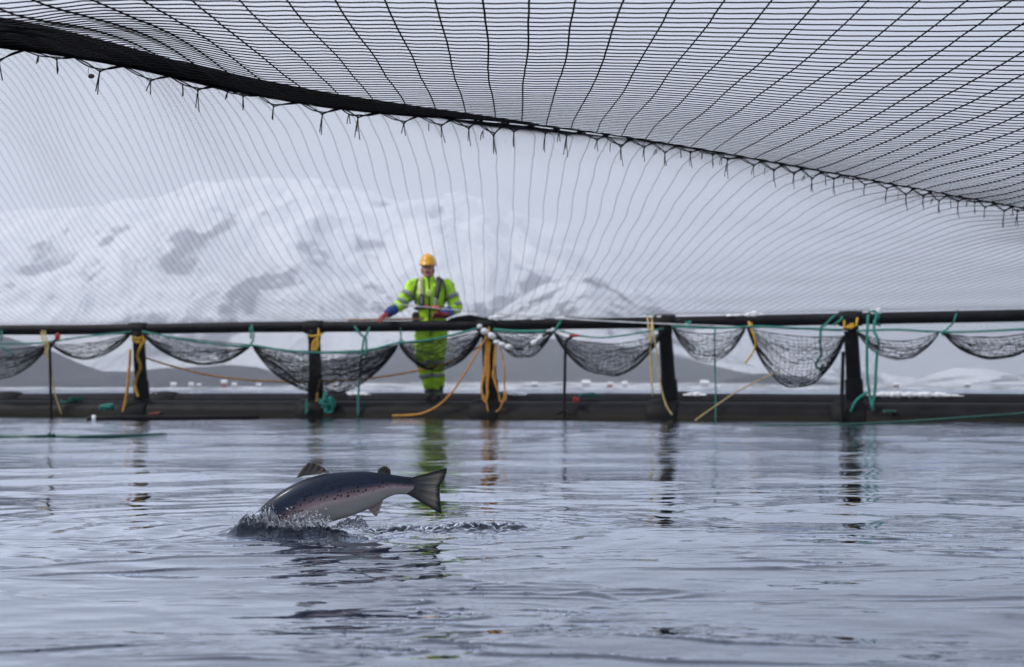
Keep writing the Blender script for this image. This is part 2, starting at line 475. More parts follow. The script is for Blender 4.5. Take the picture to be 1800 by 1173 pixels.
tcn = t.nodes.new("ShaderNodeTexCoord")
mpn = t.nodes.new("ShaderNodeMapping"); mpn.inputs['Scale'].default_value = (1, 1.6, 1)
n1 = t.nodes.new("ShaderNodeTexNoise"); n1.inputs['Scale'].default_value = 5; n1.inputs['Detail'].default_value = 5
bp = t.nodes.new("ShaderNodeBump"); bp.inputs['Strength'].default_value = 0.12; bp.inputs['Distance'].default_value = 0.02
t.links.new(tcn.outputs['Object'], mpn.inputs[0]); t.links.new(mpn.outputs[0], n1.inputs['Vector'])
t.links.new(n1.outputs['Fac'], bp.inputs['Height']); t.links.new(bp.outputs[0], b.inputs['Normal'])
fr = t.nodes.new("ShaderNodeFresnel"); fr.inputs['IOR'].default_value = 1.34; t.links.new(bp.outputs[0], fr.inputs['Normal'])
pw = t.nodes.new("ShaderNodeMapRange"); pw.inputs[1].default_value = 0.02; pw.inputs[2].default_value = 0.52; pw.inputs[3].default_value = 0.01; pw.inputs[4].default_value = 0.96; t.links.new(fr.outputs[0], pw.inputs[0])
gp = t.nodes.new("ShaderNodeNewGeometry"); gs = t.nodes.new("ShaderNodeSeparateXYZ"); t.links.new(gp.outputs['Position'], gs.inputs[0])
gm = t.nodes.new("ShaderNodeMapRange"); gm.inputs[1].default_value = 4.5; gm.inputs[2].default_value = 12; gm.inputs[3].default_value = 0.07; gm.inputs[4].default_value = 1.0
t.links.new(gs.outputs[1], gm.inputs[0]); t.links.new(gm.outputs[0], bp.inputs['Strength'])
gl = t.nodes.new("ShaderNodeBsdfGlossy"); gl.inputs['Color'].default_value = (0.88, 0.92, 1, 1); gl.inputs['Roughness'].default_value = 0.03; t.links.new(bp.outputs[0], gl.inputs['Normal'])
df = t.nodes.new("ShaderNodeBsdfDiffuse"); df.inputs['Color'].default_value = (0.004, 0.009, 0.016, 1)
ms_ = t.nodes.new("ShaderNodeMixShader"); t.links.new(pw.outputs[0], ms_.inputs[0]); t.links.new(df.outputs[0], ms_.inputs[1]); t.links.new(gl.outputs[0], ms_.inputs[2])
t.links.new(ms_.outputs[0], t.nodes['Material Output'].inputs['Surface']); t.nodes.remove(b)
water = mb.build("water", M_water); tag(water, kind='structure')

# wide sheet of sea each side of the detailed strip, a little lower
mb = MB(); mb.add([(-9000, -300, -0.06), (9000, -300, -0.06), (9000, 9500, -0.06), (-9000, 9500, -0.06)], [[[0, 1, 2, 3]]])
tag(mb.build("sea", M_water), kind='structure')

# ------------------------------------------------------------------ the bird net overhead
def seamD(X): return np.maximum(4.97 + 0.63 * X, 0.4)
def table(pts, lo=-6, hi=26, sm=0.16):
    g = np.arange(lo, hi, 0.05)
    v = np.interp(g, [p[0] for p in pts], [p[1] for p in pts])
    k = int(sm / 0.05 * 3); kk = np.exp(-(np.arange(-k, k + 1) * 0.05 / sm) ** 2 / 2); kk /= kk.sum()
    return g, np.convolve(np.pad(v, k, mode='edge'), kk, mode='valid')
R_COL = [-0.375, -0.3, -0.17, 0.04, 0.30, 0.375]
NEAR = [table(p, sm=0.12) for p in (
    [(-4, 1.3), (0, 1.0), (1.5, 0.80), (2.4, 0.735), (2.67, .745), (3.0, .795), (3.75, 1.0), (6, 1.2)],
    [(-4, 1.3), (0, 1.0), (1.5, 0.80), (2.4, 0.74), (2.67, .76), (3.1, .83), (4.1, 1.03), (6, 1.25)],
    [(-4, 1.3), (0, 1.0), (1.5, 0.80), (2.4, 0.745), (2.67, .76), (4.5, .95), (6.5, 1.15)],
    [(-4, 1.3), (0, 1.0), (1.5, 0.80), (2.4, 0.745), (2.67, .76), (5.1, .975), (7, 1.1)],
    [(-4, 1.3), (0, 1.0), (1.5, 0.80), (2.4, 0.76), (2.67, .765), (6.2, .89), (8, .95)],
    [(-4, 1.3), (0, 1.0), (1.5, 0.80), (2.4, 0.76), (2.67, .77), (6.5, .845), (8, .9)])]
FAR = [table(p, sm=0.3) for p in (
    [(0, .1), (3.75, .94), (7, 1.81), (10, 2.56), (11, 2.63), (13, 2.35), (14.5, 1.72), (16, 1.23), (18.3, .85), (22, .82)],
    [(0, .1), (4.1, .99), (7, 1.75), (9.5, 2.33), (10.3, 2.38), (11, 2.22), (12, 1.92), (13.5, 1.6), (15.5, 1.19), (17.9, .85), (22, .82)],
    [(0, .2), (4.5, .95), (6.5, 1.41), (8, 1.71), (8.7, 1.71), (9.3, 1.64), (10.5, 1.46), (12, 1.18), (14.5, .95), (17.3, .85), (22, .82)],
    [(0, .2), (4.6, .88), (5.1, .97), (6.2, 1.17), (7.3, 1.34), (8.2, 1.36), (9.5, 1.24), (11, 1.07), (13.5, .93), (16.6, .84), (22, .82)],
    [(0, .3), (5.6, .83), (6.2, .89), (7.2, 1.0), (8.2, 1.04), (10, 1.02), (12.5, .96), (15.6, .84), (22, .82)],
    [(0, .3), (5.9, .80), (6.5, .845), (7.9, .97), (9.5, 1.02), (12, .96), (15, .84), (22, .82)])]
def surf(tabs, X, D):
    X = np.asarray(X, float); D = np.asarray(D, float)
    rr = np.clip(X / np.maximum(D, 1.0), R_COL[0], R_COL[-1])
    H = np.stack([np.interp(D, g, v) for g, v in tabs], 0)
    o = np.zeros_like(D)
    for k in range(5):
        a, b_ = R_COL[k], R_COL[k + 1]
        m = (rr >= a) & (rr <= b_)
        tt = (rr - a) / (b_ - a); tt = tt * tt * (3 - 2 * tt)
        o = np.where(m, H[k] * (1 - tt) + H[k + 1] * tt, o)
    return o
SY = np.array([(-600, -10), (-300, 42), (0, 83), (150, 101), (330, 141), (500, 178), (700, 203), (850, 209), (1000, 226), (1200, 256), (1500, 311), (1700, 348), (1800, 367), (2400, 450)], float)
_sg = np.arange(-600, 2400, 10.0)
_sv = np.convolve(np.pad(np.interp(_sg, SY[:, 0], SY[:, 1]), 9, mode='edge'), np.ones(19) / 19, mode='valid')
def seamH(X):
    D = seamD(X)
    return np.clip((HY - np.interp(np.asarray(X) / D * F + HX, _sg, _sv)) / F * D, 0.6, 1.25)
def near_h(X, D):
    Ds = seamD(X)
    w = np.clip(1 - (Ds - D) / 1.6, 0, 1) ** 1.5 * (np.asarray(Ds) > 1.5)
    return surf(NEAR, X, D) + (seamH(X) - surf(NEAR, X, Ds)) * w
def far_h(X, D):
    D = np.asarray(D, float)
    e = np.clip((D - seamD(X)) / np.interp(X, [-1.5, -0.2], [0.9, 2.6]), 0, 1); e = e * e * (3 - 2 * e); rb = np.clip((railD(X) - D) / 1.2, 0, 1)
    Ds = seamD(X)
    h = surf(FAR, X, D) + (seamH(X) - surf(FAR, X, Ds)) * (1 - e)
    return h * rb + (0.862) * (1 - rb)
def drift(X, D):
    u = np.clip((D - seamD(X)) / 2.9, 0, 1); v = np.clip((railD(X) - D) / 7, 0, 1)
    sgn = np.clip((np.asarray(X) + 1.3) / 1.3, 0, 1)
    return 0.17 * np.sin(u * math.pi / 2) * v * sgn

bird = empty("bird_net", (0, 5, 1.3))
tag(bird, "black bird net stretched overhead from the camera down to the pen's handrail", "net")
def rel(P, o): return np.asarray(P) - np.array(o.location)
nb = MB()
XL = np.arange(-5.6, 7.0, 0.0955)
for X in XL:
    Ds = float(seamD(X))
    if Ds < -3: continue
    d = np.arange(-1.5, Ds, 0.1); d = np.append(d, Ds)
    d = d[d <= Ds]
    if len(d) < 2: continue
    x = X + 0.010 * perlin(d * 1.3, np.full_like(d, X * 3.1), 1) + 0.0012 * perlin(d * 9, np.full_like(d, X * 3), 1)
    z = EYE + near_h(x, d) + 0.001 * perlin(d * 7, np.full_like(d, X * 5), 2)
    nb.tube(rel(np.stack([x, d, z], 1), bird), 0.0021 + 0.0002 * rng.random(), n=4, cap=False)
dl = np.arange(-1.5, 9.3, 0.05)
for dd in dl:
    xs = np.arange(-5.6, 7.0, 0.048)
    xs = xs[seamD(xs) > dd]
    if len(xs) < 2: continue
    d = dd + 0.004 * perlin(xs * 5, np.full_like(xs, dd * 13), 3) + 0.010 * perlin(xs * 0.8, np.full_like(xs, dd * 0.5), 4)
    z = EYE + near_h(xs, d) + 0.0035 * np.abs(np.sin(xs * math.pi / 0.0955)) * -1 + 0.004 * perlin(xs * 1.5, np.full_like(xs, dd * 0.7), 5)
    nb.tube(rel(np.stack([xs, d, z], 1), bird), 0.0015, n=4, cap=False)
o = nb.build("near_panel", M_twine, bird)
fb = MB()
XF = np.arange(-9.5, 9.0, 0.0955)
for X in XF:
    Ds = float(seamD(X)); De = float(railD(X)) 
    d = np.arange(Ds, De, 0.16); d = np.append(d, De)
    if len(d) < 2 or Ds > De: continue
    xx = np.full_like(d, X)
    x = xx + drift(xx, d) + 0.016 * perlin(d * 1.1, xx * 1.1, 6) + 0.004 * perlin(d * 5, xx * 3, 6)
    z = EYE + far_h(x, d) + 0.01 * perlin(d * 0.9, xx * 0.8, 7)
    fb.tube(rel(np.stack([x, d, z], 1), bird), 0.00175, n=3, cap=False)
for dd in np.arange(1.5, 19.5, 0.05):
    xs = np.arange(-9.5, 9.0, 0.12)
    xs = xs[(seamD(xs) < dd) & (railD(xs) > dd)]
    if len(xs) < 2: continue
    d = dd + 0.02 * perlin(xs * 0.5, np.full_like(xs, dd * 0.5), 8)
    z = EYE + far_h(xs, d) + 0.01 * perlin(d * 0.9, xs * 0.8, 7)
    fb.tube(rel(np.stack([xs, d, z], 1), bird), 0.0006, n=3, cap=False)
fb.build("far_panel", M_twine_far, bird)
# the rope the two panels are laced to
xs = np.arange(-5.2, 7.0, 0.05)
S = np.stack([xs, seamD(xs), EYE + seamH(xs)], 1)
sb = MB(); sb.tube(rel(S, bird), 0.0024, n=6); 
sb.tube(rel(S + np.stack([0 * xs, 0.001 + 0 * xs, -0.003 + 0.002 * perlin(xs * 4, xs * 0 + 3)], 1), bird), 0.0016, n=5)
sb.build("seam_rope", M_twine, bird)
# gathered fold of slack net along the seam's left half
gb = MB()
xs = np.arange(-3.9, 0.12, 0.04)
for k in range(150):
    a = rng.random() * 2 * math.pi; q_ = math.sqrt(rng.random())
    tpr = np.interp(xs, [-3, -1.46, -1.27, -1.07, -.75, -.4, -.1, .1], [1.25, .98, .80, .62, .58, .42, .12, 0])
    rad_z = 0.045 * tpr * q_; rad_y = 0.07 * tpr * q_
    ph = a + 0.9 * perlin(xs * 1.4, np.full_like(xs, k * 2.3), 9)
    tpr = tpr * 0.88; z = EYE + seamH(xs) + 0.043 * tpr + rad_z * np.sin(ph)
    y = seamD(xs) - 0.02 + rad_y * np.cos(ph)
    gb.tube(rel(np.stack([xs, y, z], 1), bird), 0.0017, n=3, cap=False)
for X in np.arange(-3.9, -0.1, 0.03):     # cross threads wrapped round it
    tp = float(np.interp(X, [-3, -1.46, -1.27, -1.07, -.75, -.4, -.1, .1], [1.25, .98, .80, .62, .58, .42, .12, 0]))
    a = np.linspace(0, 2 * math.pi, 15)
    P = np.stack([X + 0.03 * a / 6.28 + 0 * a, seamD(X) - 0.02 + 0.066 * tp * np.cos(a), EYE + seamH(np.array(X)) + 0.04 * tp + 0.040 * tp * np.sin(a)], 1)
    gb.tube(rel(P, bird), 0.0016, n=3, cap=False)
gb.build("gathered_fold", M_twine, bird)
# lacing ties with hanging twine ends
def tie_mesh(kind, wd):
    m = MB()
    r = 0.0018
    rs = np.random.default_rng(kind)
    dx = rs.uniform(0.3, 0.65) * wd; dz = rs.uniform(0.012, 0.036)
    kn = np.array([dx, 0, -dz])
    for off in (0.0, 0.006):
        m.tube(spline([(0 - off, 0, 0), (dx * .5, -.003, -dz * .42 - off), kn + (off * .6, 0, off)], 5), r, n=4)
        m.tube(spline([kn + (off * .6, 0, off), (dx + (wd - dx) * .5, .003, -dz * .35 - off * .5), (wd + off, 0, 0)], 5), r, n=4)
    m.ell(kn, (.0034, .0034, .0048), 8, 6); m.ell((0, 0, 0), (.006, .004, .0035), 8, 6)
    for q_ in range(rs.integers(2, 4)):
        L = rs.uniform(.03, .055); b0 = rs.normal(0, .006)
        m.tube(spline([kn, kn + (b0 * .5, .002, -L * .5), kn + (b0, 0, -L)], 5), r, n=4)
    if rs.random() < .5:
        k2 = np.array([dx * .45, 0, -dz * .7])
        for q_ in range(2):
            L = rs.uniform(.015, .03); b0 = rs.normal(0, .004)
            m.tube(spline([k2, k2 + (b0, .001, -L * .5), k2 + (b0 * 1.4, 0, -L)], 4), r, n=4)
    return m
protos = []
seg = math.hypot(1, 0.63)
Xt = -2.2; idx = 0
while Xt < 3.6:
    w = 0.0955 if Xt > -0.35 else 0.125
    if idx < 9:
        o = tie_mesh(100 + idx, w * seg).build("lacing_tie", M_twine, bird)
        protos.append(o)
    else:
        o = protos[(idx * 5 + idx // 9) % 9].copy(); C.objects.link(o); o.parent = bird
    z0 = float(seamH(np.array(Xt))); z1 = float(seamH(np.array(Xt + w)))
    o.location = Vector((Xt, float(seamD(Xt)), EYE + z0)) - bird.location
    o.rotation_euler = (0, -math.atan2(z1 - z0, w * seg), math.atan2(0.63, 1))
    o.scale = (1, 1, 1.05 + 0.5 * random.random())
    Xt += w; idx += 1
# small brown bit caught in the ties
p = at(161, 134, 4.15)
m_ = MB(); m_.ell((0, 0, 0), (0.009, 0.008, 0.007), 12, 8, jit=0.08); m_.ell((-0.006, 0, -0.001), (0.005, 0.004, 0.006), 10, 6)
m_.tube(spline([(-.004, 0, 0), (-.01, 0, .012), (-.009, 0, .03)], 4), .0008, 4)
tag(m_.build("seaweed_tuft", mat("brown_weed", (0.10, 0.055, 0.045), 0.8), None, loc=tuple(p)), "tiny brown tuft of dried weed caught on a hanging twine end", "seaweed")

# ------------------------------------------------------------------ railing
def rail_path(off=0.0, z=1.16, x0=-15, x1=13, n=220):
    X = np.linspace(x0, x1, n)
    T = np.stack([np.ones_like(X), -0.32 - 0.024 * X], 1); T /= np.linalg.norm(T, axis=1, keepdims=True)
    Nn = np.stack([-T[:, 1], T[:, 0]], 1)   # away from the camera
    return np.stack([X + Nn[:, 0] * off, railD(X) + Nn[:, 1] * off, np.full_like(X, z)], 1)
RZ = EYE + 0.79
railing = empty("pen_railing", (0, 16.7, 0.2))
tag(railing, "black plastic pipe handrail on upright posts along the pen's far edge", "railing")
P = rail_path(0, RZ); P[:, 2] += 0.012 * perlin(P[:, 0] * 0.35, P[:, 0] * 0, 2)
rb = MB(); rb.tube(rel(P, railing), 0.068, n=16); rb.build("handrail", M_pipe, railing)
post_px = [243, 552, 857, 1168, 1495]
post_X = [(p - HX) / F for p in post_px]
pX = []
for r_ in post_X:
    d = 16.7
    for _ in range(12): d = railD(r_ * d)
    pX.append(r_ * d)
pX = [pX[0] - 2.25 * k for k in (4, 3, 2, 1)] + pX + [pX[-1] + 2.2 * k for k in (1, 2, 3)]
def post(X, lean):
    D_ = railD(X)
    base = Vector((X + lean, D_, 0.0)); top = Vector((X, D_, RZ))
    m = MB()
    ax = np.array(top - base)
    b0 = np.array(base) - np.array(railing.location)
    m.tube([b0 + ax * t for t in (0.12, 0.3, 0.7, 0.9, 0.98)], [0.092, 0.085, 0.081, 0.079, 0.078], n=16)
    o = m.build("post", M_pipe, railing)
    s_ = MB(); s_.tube([b0 + ax * t for t in (0.12, 0.125, 0.40, 0.415)], [0.100, 0.104, 0.100, 0.086], n=16); s_.build("sleeve", M_sleeve, o)
    c_ = MB()
    T = np.array([1, -0.32 - 0.024 * X, 0]); T /= np.linalg.norm(T)
    c0 = np.array(top) - np.array(railing.location)
    c_.tube([c0 + T * t for t in (-0.13, -0.125, -0.06, 0, 0.06, 0.125, 0.13)], [0.072, 0.083, 0.086, 0.089, 0.086, 0.083, 0.072], n=16)
    c_.tube([b0 + ax * t for t in (0.86, 0.87, 0.97)], [0.076, 0.084, 0.086], n=16)
    c_.build("tee_joint", M_sleeve, o)
for k, X in enumerate(pX):
    post(X, [0, 0, 0, 0, .06, .03, .05, .08, .06, 0, 0, 0][k])

# ------------------------------------------------------------------ floating collar
M_float = mat("float_pipe_plastic", (0.007, 0.007, 0.009), 0.5, var=0.6, scale=4, bump=0.3, bscale=9, spec=0.12)
t = M_float.node_tree; b = t.nodes['Principled BSDF']
src = b.inputs['Base Color'].links[0].from_socket
geo = t.nodes.new("ShaderNodeNewGeometry"); sp = t.nodes.new("ShaderNodeSeparateXYZ"); t.links.new(geo.outputs['Position'], sp.inputs[0])
nn = t.nodes.new("ShaderNodeTexNoise"); nn.inputs['Scale'].default_value = 7; nn.inputs['Detail'].default_value = 8
ma = t.nodes.new("ShaderNodeMath"); ma.operation = 'MULTIPLY_ADD'; ma.inputs[1].default_value = -0.16
t.links.new(nn.outputs['Fac'], ma.inputs[0]); t.links.new(sp.outputs[2], ma.inputs[2])
rp = t.nodes.new("ShaderNodeMapRange"); rp.inputs[1].default_value = 0.0; rp.inputs[2].default_value = -0.06; t.links.new(ma.outputs[0], rp.inputs[0])
mxn = t.nodes.new("ShaderNodeMix"); mxn.data_type = 'RGBA'; t.links.new(rp.outputs[0], mxn.inputs[0]); t.links.new(src, mxn.inputs[6]); mxn.inputs[7].default_value = (0.028, 0.025, 0.017, 1)
t.links.new(mxn.outputs[2], b.inputs['Base Color'])
collar = empty("floating_collar", (0, 17, 0))
tag(collar, "pair of thick black float pipes with a walkway ringing the pen at the water", "float collar")
P = rail_path(0, 0.02); m = MB(); m.tube(rel(P, collar), 0.19, n=24); m.build("inner_pipe", M_float, collar)
P = rail_path(0.80, 0.105); P[:, 2] += 0.012 * perlin(P[:, 0] * 0.6, P[:, 0] * 0, 5)
m = MB(); m.tube(rel(P, collar), 0.20, n=24); m.build("outer_pipe", M_float, collar)
P = rail_path(0.40, 0.195); m = MB(); m.sweep_rect(rel(P, collar), 0.40, 0.035); m.build("walkway", M_sleeve, collar)
for X in pX:
    T = np.array([1, -0.32 - 0.024 * X, 0]); T /= np.linalg.norm(T); Nn = np.array([-T[1], T[0], 0])
    c0 = np.array([X, railD(X), 0.03]) - np.array(collar.location)
    m = MB()
    for off, zc in ((0, 0.02), (0.80, 0.105)):
        cc = c0 + Nn * off; cc[2] = zc
        m.tube([cc + T * tt for tt in (-0.19, -0.17, -0.04, 0.04, 0.17, 0.19)], [0.195, 0.212, 0.225, 0.225, 0.212, 0.20], n=24)
    cc = c0 + Nn * 0.4; m.box((cc[0], cc[1], 0.10), (0.26, 0.75, 0.16), rz=math.atan2(T[1], T[0]))
    m.build("bracket", M_sleeve, collar)

# snow lying on pipes
def snow_lump(x, y, w, hgt, label, off=0.0, on='rail', dep=0.07):
    m = MB()
    n = max(2, int(w / 0.06))
    if on == 'rail': base = at_rail(x, y, off); base[2] = RZ + 0.055
    else: base = at_rail(x, y, -0.78); base[2] = 0.275
    T = np.array([1, -0.32 - 0.024 * base[0], 0]); T /= np.linalg.norm(T)
    for k in range(n):
        u = (k + .5) / n - .5
        e = math.sqrt(max(0.05, 1 - (2 * u) ** 2))
        m.ell(T * (u * w) + (0, rng.normal(0, .01), hgt * .25 * e), (w / n * 0.9, dep * (.6 + .4 * e), hgt * e * rng.uniform(.6, 1.1)), 12, 8, jit=0.05)
    tag(m.build("snow_clump", M_snow, None, loc=tuple(base)), label, "snow", "snow clumps left on the pipes")
snow_lump(868, 562, .11, .055, "rounded white snow clump capping the handrail joint of the third post")
snow_lump(905, 565, .30, .018, "thin strip of snow on the handrail just right of the third post")
snow_lump(985, 560, .10, .035, "small snow clump on the handrail over the slanting teal tie")
snow_lump(946, 565, .12, .02, "faint patch of snow midway between the third post and slanting teal tie")
snow_lump(1327, 560, .20, .045, "snow clump on the handrail above the yellow tail rope")
snow_lump(1290, 562, .14, .02, "thin snow patch left of the snow clump above the yellow tail rope")
snow_lump(1540, 553, .10, .05, "snow stuck on the handrail beside the teal coil at the last post")
snow_lump(1160, 560, .22, .02, "thin line of snow on the fourth post's joint")
snow_lump(1590, 690, 1.3, .045, "long snow patch on the outer float pipe right of the last post", on='outer')
snow_lump(905, 690, .32, .05, "snow heap on the outer float pipe under the orange rope bundle", on='outer')
snow_lump(285, 690, .35, .03, "snow patch on the outer float pipe right of the leftmost post", on='outer')
snow_lump(625, 690, .5, .04, "snow on the outer float pipe left of the worker's boots", on='outer')
snow_lump(1220, 690, .28, .04, "snow patch on the outer float pipe beside the fourth post", on='outer')

# ------------------------------------------------------------------ fine curtain of side net
m = MB()
P = rail_path(-0.10, 0, -9.5, 8.0, 560)
ds = np.concatenate([[0], np.cumsum(np.linalg.norm(np.diff(P[:, :2], axis=0), axis=1))])
tot = ds[-1]
cx = lambda s: np.interp(s, ds, P[:, 0]); cy = lambda s: np.interp(s, ds, P[:, 1])
zt, zb = RZ - 0.02, 0.12
for s in np.arange(0, tot, 0.026):
    zz = np.linspace(zt, zb, 6)
    ss = s + 0.008 * perlin(np.full_like(zz, s * 2), zz * 2.5, 4)
    yy = cy(ss) - 0.03 * np.sin((zt - zz) / (zt - zb) * math.pi) * (1 + perlin(np.full_like(zz, s * .7), zz, 5))
    m.tube(np.stack([cx(ss), yy, zz], 1), 0.0019, n=3, cap=False)
for z in np.arange(zb, zt, 0.026):
    s = np.arange(0, tot, 0.12)
    zz = z + 0.006 * perlin(s * 1.2, np.full_like(s, z * 3), 6)
    yy = cy(s) - 0.03 * np.sin((zt - z) / (zt - zb) * math.pi) * (1 + perlin(s * .7, np.full_like(s, z), 5))
    m.tube(np.stack([cx(s), yy, zz], 1), 0.0019, n=3, cap=False)
tag(m.build("side_net", M_net), "fine square meshed net hung as a curtain between handrail and float pipe", "net")

# ------------------------------------------------------------------ net swags tied up along the rail
def swag(x0, y0, x1, y1, topsag, botsag, label, dens=1.0, rim=0.011, skew=0.0, extra=1):
    A = at_rail(x0, y0, 0.14); B = at_rail(x1, y1, 0.14)
    L = np.linalg.norm(B - A); k = A[1] / F
    mid = (A + B) / 2; loc = Vector(mid)
    m = MB()
    def pt(s, t):
        s = np.asarray(s, float)
        cat = (4 * s * (1 - s)) ** 0.85
        sag = (topsag + (botsag - topsag) * t) * k
        ss = s + skew * t * s * (1 - s)
        base = A[None] * (1 - ss)[:, None] + B[None] * ss[:, None]
        Pp = base - mid
        Pp[:, 2] -= sag * cat * (1 + 0.05 * perlin(s * 5, np.full_like(s, t * 3 + x0), 3) * t)
        Pp[:, 1] -= 0.16 * np.sin(t * math.pi) * cat
        return Pp
    nh = int((botsag - topsag) * k / 0.042 * dens) + 3
    for i_ in range(nh + 1):
        t_ = (i_ / nh)
        s = np.linspace(0, 1, 40)
        Pp = pt(s, t_ ** 0.9)
        Pp[:, 2] += 0.012 * perlin(s * 9, np.full_like(s, i_ * 1.7 + x0), 4) * 4 * s * (1 - s)
        m.tube(Pp, 0.0034 + (0.0018 if i_ % 4 == 0 else 0), n=3, cap=False)
    nv = int(L / 0.05 * dens)
    for i_ in range(1, nv):
        s0 = i_ / nv
        t_ = np.linspace(0, 1, 14)
        s = np.clip(s0 + 0.03 * perlin(t_ * 2.5, np.full_like(t_, i_ * .37 + x0), 5), 0.002, 0.998)
        cat = (4 * s * (1 - s)) ** 0.85
        Pp = np.concatenate([pt([a], b_) for a, b_ in zip(s, t_)])
        m.tube(Pp, 0.0028, n=3, cap=False)
    # diagonal slack threads make it look bunched
    for i_ in range(int(12 * dens * extra)):
        s = np.linspace(rng.uniform(0, .2), rng.uniform(.8, 1), 26)
        tt = np.clip(rng.uniform(.2, .95) + 0.35 * perlin(s * 3, np.full_like(s, i_ * 3.1), 6), 0, 1)
        Pp = np.concatenate([pt([a], b_) for a, b_ in zip(s, tt)])
        m.tube(Pp, 0.003, n=3, cap=False)
    for end in (0, 1):
        for i_ in range(10):
            s = np.linspace(0, rng.uniform(.15, .32), 10)
            if end: s = 1 - s
            tt = np.clip(rng.uniform(.5, 1.0) + 0.0 * s, 0, 1)
            Pp = np.concatenate([pt([a], b_) for a, b_ in zip(s, tt)])
            m.tube(Pp, 0.0035, n=3, cap=False)
    e = m.build("net_fold", M_net, None, loc=loc)
    rm = MB(); s = np.linspace(0, 1, 48)
    Pp = pt(s, 1.0); rm.tube(Pp, rim * 0.75, n=6)
    Pp2 = pt(s, 0.93); Pp2[:, 2] += 0.008 * perlin(s * 11, s * 0 + x0); rm.tube(Pp2, rim * 0.5, n=5)
    rm.tube(pt(s, 0.0), 0.005, n=5)
    rm.build("edge_rope", M_blackrope, e)
    tag(e, label, "net", "black net folds looped up along the handrail")
swag(-110, 604, 88, 603, 12, 62, "dark dense net fold cut off by the picture's left edge", dens=1.3)
swag(88, 603, 232, 584, 10, 36, "shallow net fold just left of the leftmost post", dens=1.0)
swag(250, 585, 441, 606, 2, 44, "shallow net fold with a double dark rim right of the leftmost post", dens=1.0, rim=.016)
swag(443, 606, 700, 606, 12, 84, "deep dense net fold drooping in front of the second post", dens=1.5, extra=3)
swag(702, 604, 850, 580, 6, 58, "net fold hanging across the worker's legs", dens=1.3, rim=.016)
swag(868, 584, 972, 582, 4, 46, "small grey net fold above the string of white floats", dens=1.0, rim=.008)
swag(974, 584, 1166, 582, 22, 76, "wide round net fold left of the fourth post", dens=1.1, rim=.014)
swag(1182, 576, 1312, 574, 12, 62, "fine thin net fold between the fourth post and yellow tail rope", dens=0.9, rim=.006)
swag(1314, 576, 1486, 590, 8, 98, "deepest smooth net fold left of the last post", dens=1.0, rim=.014)
swag(1506, 582, 1652, 582, 18, 50, "thin net fold right of the long teal loops", dens=0.8, rim=.008)
swag(1658, 584, 1850, 574, 14, 52, "net fold with a thick rim cut off by the picture's right edge", dens=0.9, rim=.014)
# dark net heaped on the rail beside the worker
m = MB(); c0 = at_rail(822, 562, 0.0); c0[2] = RZ + 0.04
for k in range(46):
    s = np.linspace(0, 1, 24)
    u = rng.uniform(-.22, .0); v = rng.uniform(.0, .26)
    hh = rng.uniform(.01, .075)
    x = -0.26 + (0.52) * s
    P_ = np.stack([x, 0.06 * np.cos(rng.random() * 6 + 0 * s) + .03 * perlin(s * 4, s * 0 + k), hh * np.sin(s * math.pi) ** .6 + .012 * perlin(s * 6, s * 0 + k * 2.2)], 1)
    P_[:, 1] -= 0.32 * P_[:, 0]
    m.tube(P_, 0.004, n=4)
tag(m.build("net_heap", M_net, None, loc=tuple(c0)), "flat dark heap of slack net lying on the handrail beside the worker's elbow", "net")

# ------------------------------------------------------------------ ropes
def rope(name, pts, r, m, label, off=0.2, cat="rope", n=6, group=None, extra=None):
    """pts: (pixel x, y) or (x, y, off)"""
    W = [at_rail(p[0], p[1], (p[2] if len(p) > 2 else off)) for p in pts]
    W = np.array(W)
    W[:, 2] = np.maximum(W[:, 2], -0.02)
    P_ = spline(W, n)
    c = W.mean(0)
    mbb = MB()
    rr = r * (1 + 0.12 * perlin(np.arange(len(P_)) * .7, np.arange(len(P_)) * 0))
    mbb.tube(P_ - c, rr, n=8)
    for e in (extra or []):
        E = np.array([at_rail(p[0], p[1], (p[2] if len(p) > 2 else off)) for p in e])
        E[:, 2] = np.maximum(E[:, 2], -0.02)
        mbb.tube(spline(E, n) - c, r, n=8)
    o = mbb.build(name, m, None, loc=tuple(c))
    tag(o, label, cat, group)
    return o
G = "teal rope lines under the handrail"
rope("head_rope", [(-60, 606), (0, 605), (70, 603), (150, 592), (232, 583)], .011, M_teal, "teal line slanting up to the leftmost post from the left edge", .16)
rope("head_rope", [(250, 583), (340, 600), (430, 609), (443, 607), (500, 616), (560, 620), (640, 617), (700, 603), (760, 597), (846, 576)], .013, M_teal, "long sagging teal line from the leftmost post to the third post", .18)
rope("head_rope", [(868, 580), (910, 583), (960, 583)], .02, M_teal, "straight thick teal line directly above the string of white floats", .18)
rope("head_rope", [(985, 582), (1030, 592), (1080, 592), (1166, 578)], .010, M_teal, "faded teal line dipping over the wide round net fold", .18)
rope("head_rope", [(1180, 574), (1260, 577), (1330, 574), (1400, 577), (1482, 580)], .012, M_teal, "teal line running between the fourth and last posts", .18)
rope("head_rope", [(1506, 582), (1580, 580), (1660, 584), (1740, 582), (1860, 576)], .012, M_teal, "pale teal line from the last post to the right edge", .18)
rope("tie_rope", [(443, 568, -.03), (443, 575, .09), (446, 590, .12), (444, 600, .15), (438, 608, .17)], .013, M_teal, "short teal tie looped over the handrail left of the second post", extra=[[(441, 568, -.03), (440, 580, .09), (441, 596, .12)]])
rope("tie_rope", [(622, 568, -.03), (626, 578, .1), (640, 592, .1), (648, 580, .1), (652, 568, -.03)], .014, M_teal, "V shaped teal tie with two long tails right of the second post",
     extra=[[(640, 590, .12), (638, 606, .16), (636, 618, .2)], [(642, 590, .12), (644, 604, .16), (643, 640, .2)], [(636, 618, .2), (632, 660, .2), (630, 700, .2), (630, 731, .22)]])
